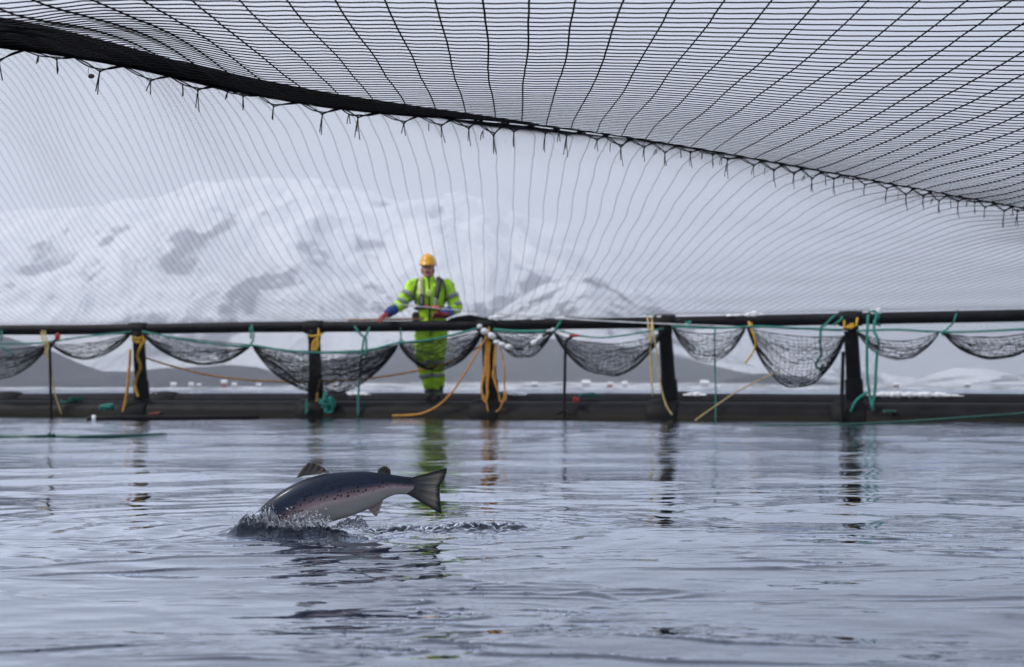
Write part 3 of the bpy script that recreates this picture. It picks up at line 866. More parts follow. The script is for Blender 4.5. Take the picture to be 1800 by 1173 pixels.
rope("tie_rope", [(705, 568, -.03), (704, 580, .09), (705, 594, .12), (700, 604, .15)], .009, M_teal, "thin teal tie between the worker's gloved hand and legs", extra=[[(700, 602, .15), (706, 598, .15), (712, 604, .15), (704, 607, .15)]])
rope("tie_rope", [(988, 560, -.03), (984, 568, .1), (976, 580, .12), (962, 596, .16), (948, 608, .18)], .016, M_teal, "slanting teal tie at the right end of the white floats")
rope("tie_rope", [(1527, 552, -.05), (1526, 560, .1), (1524, 600, .2), (1524, 650, .2), (1528, 690, .2), (1535, 722, .22)], .016, M_teal, "long teal loops hanging from the handrail to the water at the last post",
     extra=[[(1527, 551, 0), (1535, 547, .05), (1541, 553, .1), (1536, 580, .18), (1544, 600, .2), (1540, 640, .2), (1538, 690, .2), (1532, 718, .22)], [(1524, 690, .2), (1505, 705, .22), (1495, 724, .22)], [(1541, 553, .1), (1545, 560, .1), (1536, 566, .1), (1548, 572, .12)]])
rope("tie_rope", [(1474, 552, -.03), (1464, 558, .1), (1452, 570, .12), (1443, 576, .14)], .014, M_teal, "teal rope wrapped over the handrail left of the last post", extra=[[(1443, 574, .14), (1442, 600, .16), (1443, 625, .18), (1434, 640, .18), (1442, 650, .18), (1448, 640, .18)], [(1474, 552, -.03), (1480, 560, .1), (1466, 572, .12)]])
rope("tie_rope", [(1684, 546, -.03), (1680, 556, .1), (1675, 568, .12), (1660, 583, .14)], .010, M_teal, "thin teal tie slanting off the handrail at far right", extra=[[(1660, 580, .14), (1656, 588, .14), (1662, 590, .14)]])
rope("tie_rope", [(3, 574, -.03), (3, 586, .1), (2, 600, .12)], .012, M_teal, "short teal tie over the handrail at the left edge", extra=[[(2, 610, .2), (14, 616, .2), (24, 626, .2), (10, 628, .2)]])
rope("hanging_line", [(1257, 576), (1256, 620), (1258, 680), (1258, 746, .25)], .009, M_teal, "thin teal line hanging straight to the water right of the fourth post")
rope("tie_rope", [(1208, 560, -.03), (1206, 570, .1), (1212, 577, .13)], .013, M_teal, "small teal knot on the handrail right of the fourth post", extra=[[(1207, 568, .1), (1214, 566, .1), (1206, 574, .12)]])
rope("orange_rope", [(252, 628, -.1), (300, 643, -.1), (370, 660, -.1), (450, 669, -.1), (540, 671, -.1), (620, 668, -.1), (700, 658, -.1), (780, 640, -.1), (850, 606, -.1)], .012, M_orange, "thin orange rope sagging behind the side net from leftmost to third post")
rope("orange_rope", [(856, 592), (838, 622), (815, 660), (796, 688), (772, 712), (745, 726), (720, 730), (690, 731)], .0125, M_orange, "thick orange rope slanting from the third post down to the water", .24)
rope("orange_rope", [(229, 614), (227, 650), (223, 690), (216, 727)], .018, M_orange, "short flat orange strap hanging left of the leftmost post", .2)
ex = []
for k in range(3):
    x0 = 858 + rng.uniform(-5, 5); bot = rng.uniform(690, 727); x1 = x0 + rng.uniform(-6, 6)
    ex.append([(x0, 588), (x0 + rng.uniform(-4, 3), 640), (x1 - 6, 680), (x1 - 2, bot), (x1 + 5, bot - 6), (x1 + 3, 670), (x0 + 3, 600)])
ex.append([(872, 598), (870, 640), (866, 660), (876, 690), (880, 706), (889, 702), (889, 690), (880, 716), (872, 724)])
ex.append([(876, 600), (886, 640), (887, 680), (889, 700)])
ex.append([(872, 596), (868, 640), (870, 665), (874, 684)])
rope("orange_rope", [(858, 566, .0), (860, 580, .12), (858, 600, .2), (860, 650, .22), (855, 700, .22), (858, 724, .22)], .009, M_orange, "bundle of orange rope loops hanging from the third post", .22, extra=ex, cat="rope bundle")
rope("yellow_rope", [(234, 592, .05), (243, 596, .12), (254, 592, .05)], .02, M_yellow, "yellow lashing round the top of the leftmost post", extra=[[(234, 598, .05), (243, 602, .12), (254, 597, .05)], [(252, 585, .08), (254, 600, .1), (251, 604, .1)], [(250, 604, .12), (242, 625, .1), (247, 645, .1), (240, 665, .1), (238, 680, .12), (243, 698, .12)]])
rope("yellow_rope", [(541, 590, .08), (553, 591, .12), (566, 587, .1)], .014, M_yellow, "yellow rope loop tied round the second post", extra=[[(562, 568, -.02), (560, 582, .1), (562, 592, .12)], [(558, 594, .12), (551, 602, .12), (549, 616, .13), (554, 618, .13), (560, 606, .13), (557, 594, .12)], [(560, 592, .12), (556, 604, .13), (552, 616, .13)], [(562, 668, .12), (558, 690, .12), (556, 710, .12), (552, 724, .14)]])
rope("yellow_rope", [(1491, 572, .12), (1496, 578, .12), (1500, 570, .12), (1488, 576, .13), (1502, 575, .13)], .014, M_yellow, "small yellow knot at the top of the last post", extra=[[(1508, 552, -.02), (1507, 562, .1), (1505, 574, .12)], [(1484, 556, -.02), (1484, 566, .1), (1484, 578, .12)]])
rope("yellow_rope", [(1316, 566, .1), (1320, 578, .16), (1326, 592, .2), (1328, 606, .2), (1322, 622, .2), (1310, 638, .2)], .011, M_yellow, "thin yellow tail rope hanging between two net folds", extra=[[(1316, 566, .1), (1322, 572, .13), (1314, 574, .13), (1323, 568, .13)]])
rope("pale_rope", [(1138, 556, -.02), (1139, 566, .1), (1142, 600, .2), (1145, 640, .2), (1147, 696, .2)], .010, M_pale, "pair of pale yellow ropes over the handrail left of the fourth post",
     extra=[[(1146, 555, -.02), (1146, 566, .1), (1144, 590, .2), (1143, 640, .2), (1147, 690, .2)], [(1146, 556, .0), (1148, 580, .18), (1156, 630, .2), (1160, 670, .2), (1170, 710, .22), (1182, 730, .24)]])
rope("pale_rope", [(74, 573, -.02), (76, 590, .12), (82, 620, .2), (90, 650, .2), (96, 690, .2), (108, 728, .24)], .010, M_pale, "pale rope with a frayed knot left of the leftmost post", extra=[[(72, 573, -.02), (74, 596, .14), (84, 606, .16), (78, 622, .18)], [(80, 574, -.02), (80, 590, .13), (86, 610, .2), (82, 628, .2)]])
rope("pale_rope", [(1222, 739, .9), (1260, 712, .6), (1300, 686, .3), (1370, 652, .15)], .008, M_pale, "thin dull rope slanting up from the water right of the fourth post")
rope("taut_line", [(655, 530, -.1), (700, 535, .1), (800, 545, .1), (985, 560, .12), (1180, 570, .12), (1490, 582, .12)], .007, M_grey, "thin grey taut line crossing in front of the worker's chest", n=4)
# knots of teal rope
def tangle(x, y, sx, sy, n_, label, r=.011, off=.25, m=M_teal, z=None):
    c = at_rail(x, y, off)
    if z is not None: c[2] = z
    k = c[1] / F
    mb_ = MB()
    for i_ in range(n_):
        q_ = rng.normal(0, .45, (5, 3)) * np.array([sx * k, .05, sy * k])
        q_ = np.clip(q_, -np.array([sx, 30, sy]) * k, np.array([sx, 30, sy]) * k)
        mb_.tube(spline(q_, 6), r, n=7)
    tag(mb_.build("rope_tangle", m, None, loc=tuple(c)), label, "rope", "tangles of loose rope")
tangle(574, 708, 14, 20, 10, "thick tangle of teal rope beside the foot of the second post", r=.014)
tangle(540, 714, 3, 16, 3, "teal rope end left of the second post's foot")
tangle(186, 717, 16, 6, 10, "teal rope bundle at the left end of the floating black pipe", r=.013, off=1.0)
tangle(130, 703, 24, 5, 4, "loose teal rope lying on the float pipe left of the leftmost post", off=.05, r=.010)
tangle(1032, 694, 30, 3, 4, "teal rope scrap on the float pipe with red tape beside it", off=-.1, r=.010)
tangle(276, 728, 14, 4, 5, "rusty brown chain scrap on the float pipe right of the leftmost post", off=.2, m=M_rust, r=.012)
tangle(1012, 703, 5, 4, 5, "small red tape scrap on the float pipe below the widest net fold", off=.2, m=M_red, r=.014)
tangle(1566, 724, 16, 3, 3, "low arc of green rope against the float pipe right of the last post", off=.25, m=M_green, r=.010)
# thin black stanchions
rope("stanchion", [(88, 602, .25), (88, 640, .25), (89, 690, .25), (90, 742, .3)], .019, M_sleeve, "thin black upright rod with a red tip near the left edge", cat="rod", extra=[[(88, 612, .25), (96, 600, .25), (103, 592, .25)]])
rope("stanchion", [(1006, 592, .25), (997, 598, .25), (994, 612, .25), (993, 660, .25), (992, 700, .25), (992, 735, .3)], .017, M_sleeve, "thin black hooked rod left of the widest net fold", cat="rod", extra=[[(992, 722, .28), (978, 728, .3)], [(992, 722, .28), (1002, 729, .3)]])
rope("stanchion", [(1482, 618, .25), (1481, 660, .25), (1480, 700, .25), (1480, 752, .3)], .021, M_sleeve, "thin black rod against the left side of the last post", cat="rod")
tp = MB(); c = at_rail(101, 592, .26); tp.ell((0, 0, 0), (.035, .02, .05), 10, 8); tag(tp.build("red_tag", M_red, None, loc=tuple(c)), "red tape on the tip of the left black rod", "tape")
tp = MB(); c = at_rail(1010, 590, .26); tp.ell((0, 0, 0), (.07, .02, .018), 10, 8); tag(tp.build("red_tag", M_red, None, loc=tuple(c)), "red tape on the hooked black rod", "tape")
# white floats on the rope
fl = [(843, 574, 5, 4, 20), (852, 583, 7.5, 6, -25), (865, 591, 8, 6, -35), (874, 602, 7, 4.5, -12), (883, 606, 7, 4.5, -10), (896, 610, 9, 5.5, 5), (927, 612, 7, 4.5, 25), (939, 603, 8, 5.5, 35), (949, 595, 7, 4.5, 45), (971, 580, 4.5, 3, 35)]
nm = ["dirty cream float at the third post's left side, first of the string", "round white float on the third post", "plump white float just right of the third post", "narrow white float fourth from the string's left end", "narrow white float left of the string's lowest big one", "largest white float at the bottom of the string", "white float right of the gap in the string", "plump white float on the rising right half of the string", "narrow white float just under the slanting teal tie", "smallest white float high at the string's right end"]
for (x, y, a, b_, ro), lb in zip(fl, nm):
    c = at_rail(x, y, .26); k = c[1] / F
    m = MB(); m.ell((0, 0, 0), (a * k, b_ * k * .9, b_ * k), 14, 10, R=Matrix.Rotation(-math.radians(ro), 3, 'Y'), jit=0.02)
    tag(m.build("float", M_white, None, loc=tuple(c)), lb, "float", "white floats strung along a rope")
rope("float_line", [(843, 574), (852, 583), (865, 591), (883, 606), (910, 613), (927, 612), (949, 595), (971, 580)], .012, M_blackrope, "dark sagging rope the white floats are strung on", .25)
# wooden pole lying on the rail
m = MB(); A = at_rail(612, 569, 0.0); B_ = at_rail(745, 566, 0.0); A[2] = B_[2] = RZ + 0.062 + 0.022
m.tube([A - A, (B_ - A) * .5, B_ - A], .014, n=8)
tag(m.build("wooden_pole", M_wood, None, loc=tuple(A)), "thin wooden pole resting on the handrail under the worker's hand", "pole")

# things floating on the water
fp = empty("floating_pipe", tuple(on_water(300, 738)))
tag(fp, "short black pipe floating in front of the collar at left", "pipe")
A = on_water(152, 739); B_ = on_water(456, 737)
A[2] = B_[2] = 0.01
m = MB(); m.tube([rel(A + (B_ - A) * t, fp) for t in (0, .005, .25, .5, .75, .995, 1)], [.03, .042, .043, .043, .043, .042, .03], n=14); m.build("pipe_body", M_pipe, fp)
m = MB(); m.tube([rel(A + (B_ - A) * t, fp) for t in (.03, .032, .05, .052)], [.04, .05, .05, .04], n=14); m.build("shackle", M_white, fp)
rr_ = [on_water(x, y) for x, y in [(-60, 768), (0, 770), (60, 771), (92, 770), (150, 771), (220, 769), (262, 768), (292, 767)]]
m = MB(); c = rr_[3]; Q = spline(rr_, 6); Q[:, 2] = 0.012; m.tube(Q - c, .015, n=7)
for k in range(6):
    q_ = rng.normal(0, 1, (4, 3)) * np.array([.035, .02, .012]); m.tube(spline(q_ + (0, 0, .012), 5), .007, n=6)
    q_ = rng.normal(0, 1, (4, 3)) * np.array([.03, .02, .01]); m.tube(spline(q_ + (rr_[7] - c) - (.03, 0, -.01), 5), .007, n=6)
tag(m.build("floating_rope", M_green, None, loc=tuple(c)), "dark green knotted rope floating on the water at left", "rope")
pts = [on_water(1330, 749), on_water(1420, 748), at(1500, 746, 13.6), at(1600, 741, 13.8), at(1700, 734, 13.9), at(1800, 727, 14.1), at(1900, 718, 14.2)]
m = MB(); c = pts[3]; Q = spline(pts, 6); Q[:, 2] = np.maximum(Q[:, 2], 0.003); m.tube(Q - c, .013, n=7)
tag(m.build("mooring_rope", M_green, None, loc=tuple(c)), "long dark green rope rising from the water to the right edge", "rope")

# ------------------------------------------------------------------ the worker
PX, PD, PZ = (757 - HX) / F * 17.36, 17.36, 0.232
person = empty("person", (PX, PD, PZ))
tag(person, "person in lime high visibility suit and yellow hard hat leaning on the handrail", "person")
M_hi = mat("hi_vis_lime", (0.42, 0.76, 0.012), 0.65, var=0.28, scale=9, bump=0.5, bscale=14)
M_skin = mat("skin", (0.40, 0.19, 0.13), 0.5, var=0.15, scale=14)
M_helm = mat("yellow_helmet", (0.72, 0.36, 0.012), 0.32, var=0.06)
M_glove = mat("red_glove", (0.25, 0.012, 0.02), 0.5, var=0.3)
M_blue = mat("blue_cuff", (0.008, 0.05, 0.26), 0.5, var=0.3)
M_refl = mat("reflective_grey", (0.24, 0.27, 0.27), 0.35, var=0.2)
M_blk = mat("black_webbing", (0.015, 0.016, 0.02), 0.6)
M_boot = mat("dark_boot", (0.025, 0.03, 0.028), 0.5)
M_hair = mat("grey_brown_hair", (0.08, 0.06, 0.05), 0.8)
M_oran = mat("red_orange_buckle", (0.7, 0.07, 0.01), 0.5)
M_ltg = mat("pale_lime_patch", (0.55, 0.75, 0.16), 0.6)
M_creme = mat("cream_bladder", (0.55, 0.55, 0.32), 0.6)
def remesh(mb_, name, m, vox, parent, smooth=4):
    o = mb_.build(name, m, parent)
    r_ = o.modifiers.new("remesh", 'REMESH'); r_.mode = 'VOXEL'; r_.voxel_size = vox; r_.use_smooth_shade = True
    s_ = o.modifiers.new("smooth", 'SMOOTH'); s_.iterations = smooth; s_.factor = 0.5
    return o
# joints (local metres): viewer's left = -x ; toward camera = -y
SL, SR = (-.205, 0, 1.44), (.205, 0, 1.44)
EL, ER = (-.365, -.07, 1.20), (.33, -.03, 1.16)
WL, WR = (-.535, -.30, 1.06), (.165, -.27, 1.055)
HL, HR_ = (-.05 - .0, 0, .92), (.10, 0, .92)
KL, KR = (-.09, -.06, .50), (.085, -.02, .50)
AL, AR = (-.02, .02, .10), (.10, .02, .10)
HIPL, HIPR = (-.085, .0, .90), (.10, .0, .90)
body = MB()
body.ell((-.035, -.01, 1.645), (.076, .096, .118), 20, 14)
body.ell((-.035, -.035, 1.59), (.058, .066, .062), 16, 10)
body.capsule((-.02, .015, 1.42), .062, (-.03, 0, 1.60), .056)
body.capsule((0, 0, 1.02), .135, (0, 0, 1.34), .155)
body.capsule(SL, .065, SR, .065)
body.ell((0, 0, .94), (.165, .12, .13))
for a, b_, c_ in ((SL, EL, WL), (SR, ER, WR)):
    body.capsule(a, .055, b_, .042); body.capsule(b_, .042, c_, .030)
for a, b_, c_ in ((HIPL, KL, AL), (HIPR, KR, AR)):
    body.capsule(a, .085, b_, .058); body.capsule(b_, .056, c_, .04); body.capsule((c_[0], c_[1] + .03, .05), .04, (c_[0], c_[1] - .14, .035), .035)
# face
body.capsule((-.035, -.098, 1.655), .010, (-.035, -.118, 1.622), .015)
body.ell((-.035, -.092, 1.675), (.052, .02, .012)); body.ell((-.035, -.086, 1.562), (.03, .022, .022))
body.ell((-.035 - .03, -.078, 1.62), (.024, .02, .022)); body.ell((-.035 + .03, -.078, 1.62), (.024, .02, .022))
for s in (-1, 1): body.ell((-.035 + s * .08, .0, 1.635), (.010, .02, .032))
bo = remesh(body, "body", M_skin, .0085, person, 3)
for s in (-1, 1):
    e = MB(); e.ell((-.035 + s * .03, -.095, 1.655), (.012, .008, .006), 10, 8); e.build("eye", M_blk, person)
e = MB(); e.tube(spline([(-.065, -.098, 1.586), (-.035, -.108, 1.590), (-.005, -.098, 1.586)], 6), [.004] * 13, n=6); e.build("mouth", M_red, person)
e = MB(); e.ell((-.035, .018, 1.66), (.083, .09, .09), 18, 12); e.ell((-.035, -.103, 1.603), (.026, .01, .007), 10, 6)
for s in (-1, 1): e.ell((-.035 + s * .074, -.02, 1.63), (.01, .028, .045), 10, 8)
e.build("hair", M_hair, person)
# hard hat
hb = MB()
prof = [(.128, 0), (.125, .012), (.118, .03), (.112, .06), (.098, .095), (.072, .125), (.035, .142), (.0015, .146)]
ph = np.arange(32) / 32 * 2 * math.pi
V = []
for (rr0, zz0) in prof:
    for p_ in ph:
        f_ = 1.0 + (0.16 * max(0, -math.sin(p_)) ** 3 if zz0 < .02 else 0)
        V.append((-.035 + rr0 * .86 * math.cos(p_), -.005 + rr0 * 1.08 * math.sin(p_) * f_, 1.70 + zz0 - (.012 * max(0, -math.sin(p_)) ** 2 if zz0 < .02 else 0)))
q = []
for a in range(len(prof) - 1):
    for b_ in range(32): q.append([a * 32 + b_, a * 32 + (b_ + 1) % 32, (a + 1) * 32 + (b_ + 1) % 32, (a + 1) * 32 + b_])
hb.add(V, [np.array(q)])
ho = hb.build("hard_hat", M_helm, person)
sm_ = ho.modifiers.new("solid", 'SOLIDIFY'); sm_.thickness = .005
rg = MB(); rg.tube([(-.035, -.115 + .23 * t, 1.70 + .148 * math.sin(math.pi * (.12 + .76 * t)) ** .8 + .004) for t in np.linspace(0, 1, 14)], .011, n=8, flat=.5); rg.build("crest", M_helm, ho)
# jacket
jk = MB()
jk.capsule((-.0, .0, 1.02), .165, (0, 0.0, 1.32), .185); jk.ell((0, .0, 1.33), (.235, .15, .15), 20, 12); jk.ell((0, 0, 1.0), (.205, .16, .14), 20, 12)
jk.capsule((SL[0], 0, 1.42), .088, (SR[0], 0, 1.42), .088); jk.capsule((-.01, .015, 1.45), .10, (-.025, .012, 1.525), .078)
for a, b_, c_ in ((SL, EL, WL), (SR, ER, WR)):
    mid_ = tuple(np.array(b_) * .45 + np.array(c_) * .55)
    jk.capsule(a, .094, b_, .077); jk.capsule(b_, .078, mid_, .062)
jo = remesh(jk, "jacket", M_hi, .012, person, 5)
tx = bpy.data.textures.new("cloth_creases", 'CLOUDS'); tx.noise_scale = .075; tx.noise_depth = 2
dm = jo.modifiers.new("creases", 'DISPLACE'); dm.texture = tx; dm.strength = .045; dm.mid_level = .5
# trousers
tr = MB()
tr.ell((0.005, 0, .93), (.20, .15, .15), 20, 12)
for a, b_, c_ in ((HIPL, KL, AL), (HIPR, KR, AR)):
    tr.capsule(a, .122, b_, .098); tr.capsule(b_, .098, (c_[0], c_[1], .17), .078)
to = remesh(tr, "trousers", M_hi, .012, person, 5)
dm = to.modifiers.new("creases", 'DISPLACE'); dm.texture = tx; dm.strength = .05; dm.mid_level = .5
# bands
def band(p0, p1, t0, t1, rad, m, parent, name="reflective_band", sx=1.0):
    p0 = np.array(p0); p1 = np.array(p1)
    b_ = MB(); b_.tube([p0 + (p1 - p0) * t for t in (t0, t0 + .001, t1 - .001, t1)], [rad * .9, rad, rad, rad * .9], n=24)
    return b_.build(name, m, parent)
for a, b_ in ((SL, EL), (SR, ER)):
    band(a, b_, .42, .60, .096, M_refl, jo); band(a, b_, .82, .99, .089, M_refl, jo)
for a, b_ in ((KL, AL), (KR, AR)):
    band(a, b_, .02, .16, .104, M_refl, to); band(a, b_, .42, .54, .094, M_refl, to)
for s, sh in ((-1, SL), (1, SR)):
    k_ = MB(); k_.tube(spline([(s * .155, -.10, 1.52), (s * .185, -.135, 1.42), (s * .195, -.135, 1.30), (s * .185, -.13, 1.2)], 6), .011, n=6); k_.build("piping", M_blk, jo)
zb_ = MB(); zb_.tube(spline([(-.02, -.095, 1.55), (-.01, -.16, 1.42), (-.005, -.185, 1.25), (0, -.185, 1.0)], 6), .012, n=6, flat=1); zb_.build("zip_flap", M_blk, jo)
# cuffs, gloves with fingers
def glove(W, fwd, side, curl, name):
    """W wrist, fwd: finger direction, side: thumb side"""
    W = np.array(W, float); f = np.array(fwd, float); f /= np.linalg.norm(f)
    s_ = np.array(side, float); s_ -= f * (s_ @ f); s_ /= np.linalg.norm(s_)
    n_ = np.cross(f, s_); n_ = n_ if n_[2] < 0 else -n_     # palm side, downwards
    g = MB()
    g.capsule(W - f * .05, .038, W + f * .01, .034)
    g.capsule(W + f * .02 - s_ * .018, .026, W + f * .085 - s_ * .02, .02)
    g.capsule(W + f * .02 + s_ * .018, .026, W + f * .085 + s_ * .022, .02)
    for k, (o_, L) in enumerate(((.033, .068), (.011, .078), (-.011, .072), (-.032, .056))):
        p = W + f * .092 + s_ * o_
        d1 = f * math.cos(curl * .5) + n_ * math.sin(curl * .5); d2 = f * math.cos(curl) + n_ * math.sin(curl); d3 = f * math.cos(curl * 1.5) + n_ * math.sin(curl * 1.5)
        p1 = p + d1 * L * .42 + s_ * o_ * .12; p2 = p1 + d2 * L * .34; p3 = p2 + d3 * L * .28
        g.capsule(p, .0112, p1, .0105, 8); g.capsule(p1, .0105, p2, .0098, 8); g.capsule(p2, .0098, p3, .0088, 8)
    p = W + f * .03 + s_ * .036
    p1 = p + (s_ * .75 + f * .6 + n_ * .2) * .04; p2 = p1 + (s_ * .3 + f * .9 + n_ * .35) * .034
    g.capsule(p, .015, p1, .0125, 8); g.capsule(p1, .0125, p2, .0105, 8)
    return remesh(g, name, M_glove, .005, person, 2)
glove(WL, (-.55, -.62, -.42), (.6, -.75, 0), .75, "glove")
glove(WR, (-.92, -.32, -.12), (-.1, -.6, .7), .8, "glove")
for (E_, W_) in ((EL, WL), (ER, WR)):
    E_ = np.array(E_); W_ = np.array(W_)
    c_ = MB(); c_.tube([E_ + (W_ - E_) * t for t in (.45, .5, .75, .93, .96)], [.062, .069, .064, .056, .046], n=18); c_.build("cuff", M_blue, person)
# boots
for A_ in (AL, AR):
    bt = MB(); bt.capsule((A_[0], A_[1], .19), .068, (A_[0], A_[1], .06), .058); bt.capsule((A_[0], A_[1] + .04, .045), .046, (A_[0], A_[1] - .15, .04), .042)
    remesh(bt, "boot", M_boot, .008, person, 3)
# life vest worn over the jacket
vest = empty("life_vest"); vest.parent = person
def part(name, m, fn):
    b_ = MB(); fn(b_); return b_.build(name, m, vest)
part("bladder", M_creme, lambda b_: b_.tube(spline([(-.115, .03, 1.535), (-.12, -.10, 1.49), (-.115, -.165, 1.38), (-.105, -.185, 1.27)], 6), .034, n=12, flat=.8))
part("bladder", M_blk, lambda b_: b_.tube(spline([(.10, .03, 1.535), (.115, -.10, 1.49), (.105, -.17, 1.38), (.085, -.19, 1.27)], 6), .036, n=12, flat=.8))
part("gas_canister", M_blk, lambda b_: b_.capsule((-.105, -.205, 1.29), .034, (-.10, -.205, 1.175), .034))
part("canister_label", M_refl, lambda b_: b_.capsule((-.103, -.228, 1.28), .014, (-.10, -.228, 1.20), .014))
part("badge", M_ltg, lambda b_: b_.ell((-.01, -.195, 1.335), (.042, .014, .05)))
part("strap", M_refl, lambda b_: b_.capsule((.075, -.20, 1.26), .022, (.07, -.20, 1.16), .022))
part("buckle", M_oran, lambda b_: b_.ell((-.04, -.215, 1.165), (.032, .02, .022)))
part("buckle", M_oran, lambda b_: b_.ell((.075, -.21, 1.150), (.06, .024, .028)))
def belt(b_):
    a = np.linspace(0, 2 * math.pi, 40)
    b_.tube(np.stack([.195 * np.cos(a), .19 * np.sin(a), 1.15 + 0 * a], 1), .016, n=8)
part("waist_belt", M_blk, belt)
part("dark_side_piece", M_blk, lambda b_: b_.capsule((-.185, -.09, 1.06), .045, (-.18, -.08, .96), .045))  # dark rounded form at the jacket's side, below the belt

# ------------------------------------------------------------------ the salmon
FD = 3.44
def fp_(cx_, cy_, dd=0.0):
    x = 380 + cx_ / 3.214; y = 780 + cy_ / 3.214
    return at(x, y, FD + dd)
spine = [(1130, 240, 40), (1095, 240, 50), (1045, 236, 52), (1000, 234, 58), (940, 240, 75), (870, 255, 101), (800, 271, 117), (720, 288, 129), (640, 304, 136), (560, 328, 139), (490, 358, 139), (410, 402, 134), (335, 452, 124), (270, 512, 108), (220, 572, 88), (185, 630, 60), (170, 660, 30), (165, 672, 6)]
sp = np.array(spine, float)
nseg = 90
u = np.linspace(0, 1, nseg)
ku = np.linspace(0, 1, len(sp))
def csp(a):  # smooth interpolation through Catmull-Rom
    s_ = spline(np.stack([ku, a, a * 0], 1), 12)
    return np.interp(u, s_[:, 0], s_[:, 1])
cxp, cyp, hp = csp(sp[:, 0]), csp(sp[:, 1]), csp(sp[:, 2])
ctr = np.array([fp_(a, b_) for a, b_ in zip(cxp, cyp)])
hh = hp / 3.214 / F * FD
T = np.gradient(ctr, axis=0); T /= np.linalg.norm(T, axis=1, keepdims=True)
Nn = np.stack([-T[:, 2], 0 * T[:, 0], T[:, 0]], 1)
Nn *= np.sign(Nn[:, 2])[:, None]                # dorsal direction
wd_ = hh * np.interp(u, [0, .1, .3, .6, .9, 1], [.30, .36, .48, .54, .60, .6])
bend = 0.05 * (u - .45) ** 2                   # slight sideways curl of body
FO = ctr[45].copy()
NA = 48
ang = np.arange(NA) / NA * 2 * math.pi
side = np.array([0, -1.0, 0])
V = []
for k in range(nseg):
    c_, s_ = np.cos(ang), np.sin(ang)
    # dorsal = +cos, flank = sin ; slightly fuller belly
    shape = np.sign(s_) * np.abs(s_) ** 0.9
    V.append(ctr[k] + np.array([0, bend[k], 0]) + Nn[k] * (hh[k] * c_)[:, None] + side * (wd_[k] * shape)[:, None])
V = np.array(V).reshape(-1, 3) - FO
i = np.arange(nseg - 1)[:, None] * NA; j = np.arange(NA)[None]; j2 = (j + 1) % NA
q = np.stack([i + j, i + j2, i + NA + j2, i + NA + j], -1).reshape(-1, 4)
fish = empty("salmon", tuple(FO))
tag(fish, "salmon leaping nose down into the water with its spotted tail raised", "fish")
mb = MB(); mb.add(V, [q, np.arange(NA)[::-1][None], (np.arange(NA) + (nseg - 1) * NA)[None]])
M_fish = bpy.data.materials.new("salmon_skin"); M_fish.use_nodes = True
fo = mb.build("body", M_fish, fish)
# flank coordinates: x along the body in metres, y 0 (back) .. 1 (belly)
al = np.concatenate([[0], np.cumsum(np.linalg.norm(np.diff(ctr, axis=0), axis=1))])
att = fo.data.attributes.new("flank", 'FLOAT_VECTOR', 'POINT')
A_ = np.zeros((nseg, NA, 3))
A_[..., 0] = al[:, None]; A_[..., 1] = (1 - np.cos(ang))[None] / 2; A_[..., 2] = np.sin(ang)[None] * hh[:, None]
att.data.foreach_set("vector", A_.astype(np.float32).ravel())
t = M_fish.node_tree; b = t.nodes['Principled BSDF']
an = t.nodes.new("ShaderNodeAttribute"); an.attribute_name = "flank"
sx = t.nodes.new("ShaderNodeSeparateXYZ"); t.links.new(an.outputs['Vector'], sx.inputs[0])
nz = t.nodes.new("ShaderNodeTexNoise"); nz.inputs['Scale'].default_value = 14; nz.inputs['Detail'].default_value = 5; t.links.new(an.outputs['Vector'], nz.inputs['Vector'])
ad = t.nodes.new("ShaderNodeMath"); ad.operation = 'MULTIPLY_ADD'; ad.inputs[1].default_value = 0.12; t.links.new(nz.outputs['Fac'], ad.inputs[0]); t.links.new(sx.outputs[1], ad.inputs[2])
cr = t.nodes.new("ShaderNodeValToRGB"); t.links.new(ad.outputs[0], cr.inputs[0])
el = cr.color_ramp.elements
el[0].position = 0.06; el[0].color = (0.005, 0.011, 0.026, 1)
el[1].position = 1.0; el[1].color = (0.34, 0.34, 0.32, 1)
for p_, c_ in ((.24, (.007, .015, .034)), (.40, (.014, .024, .050)), (.48, (.07, .06, .085)), (.56, (.22, .15, .17)), (.66, (.37, .30, .31)), (.74, (.30, .275, .275)), (.88, (.30, .31, .305))):
    e = el.new(p_); e.color = c_ + (1,)
# spots
mpn = t.nodes.new("ShaderNodeMapping"); mpn.inputs['Scale'].default_value = (1, 0.13, 1); t.links.new(an.outputs['Vector'], mpn.inputs[0])
nz2 = t.nodes.new("ShaderNodeTexNoise"); nz2.inputs['Scale'].default_value = 130; t.links.new(mpn.outputs[0], nz2.inputs['Vector'])
mxv = t.nodes.new("ShaderNodeMix"); mxv.data_type = 'VECTOR'; mxv.inputs[0].default_value = 0.008
t.links.new(mpn.outputs[0], mxv.inputs[4]); t.links.new(nz2.outputs['Color'], mxv.inputs[5])
vo = t.nodes.new("ShaderNodeTexVoronoi"); vo.voronoi_dimensions = '2D'; vo.inputs['Scale'].default_value = 115; t.links.new(mxv.outputs[1], vo.inputs['Vector'])
sc1 = t.nodes.new("ShaderNodeSeparateColor"); t.links.new(vo.outputs['Color'], sc1.inputs[0])
rad = t.nodes.new("ShaderNodeMapRange"); rad.inputs[1].default_value = .25; rad.inputs[2].default_value = 1; rad.inputs[3].default_value = 0.0; rad.inputs[4].default_value = .42; t.links.new(sc1.outputs[0], rad.inputs[0])
lt = t.nodes.new("ShaderNodeMath"); lt.operation = 'LESS_THAN'; t.links.new(vo.outputs['Distance'], lt.inputs[0]); t.links.new(rad.outputs[0], lt.inputs[1])
fade = t.nodes.new("ShaderNodeMapRange"); fade.inputs[1].default_value = .63; fade.inputs[2].default_value = .55; t.links.new(sx.outputs[1], fade.inputs[0])
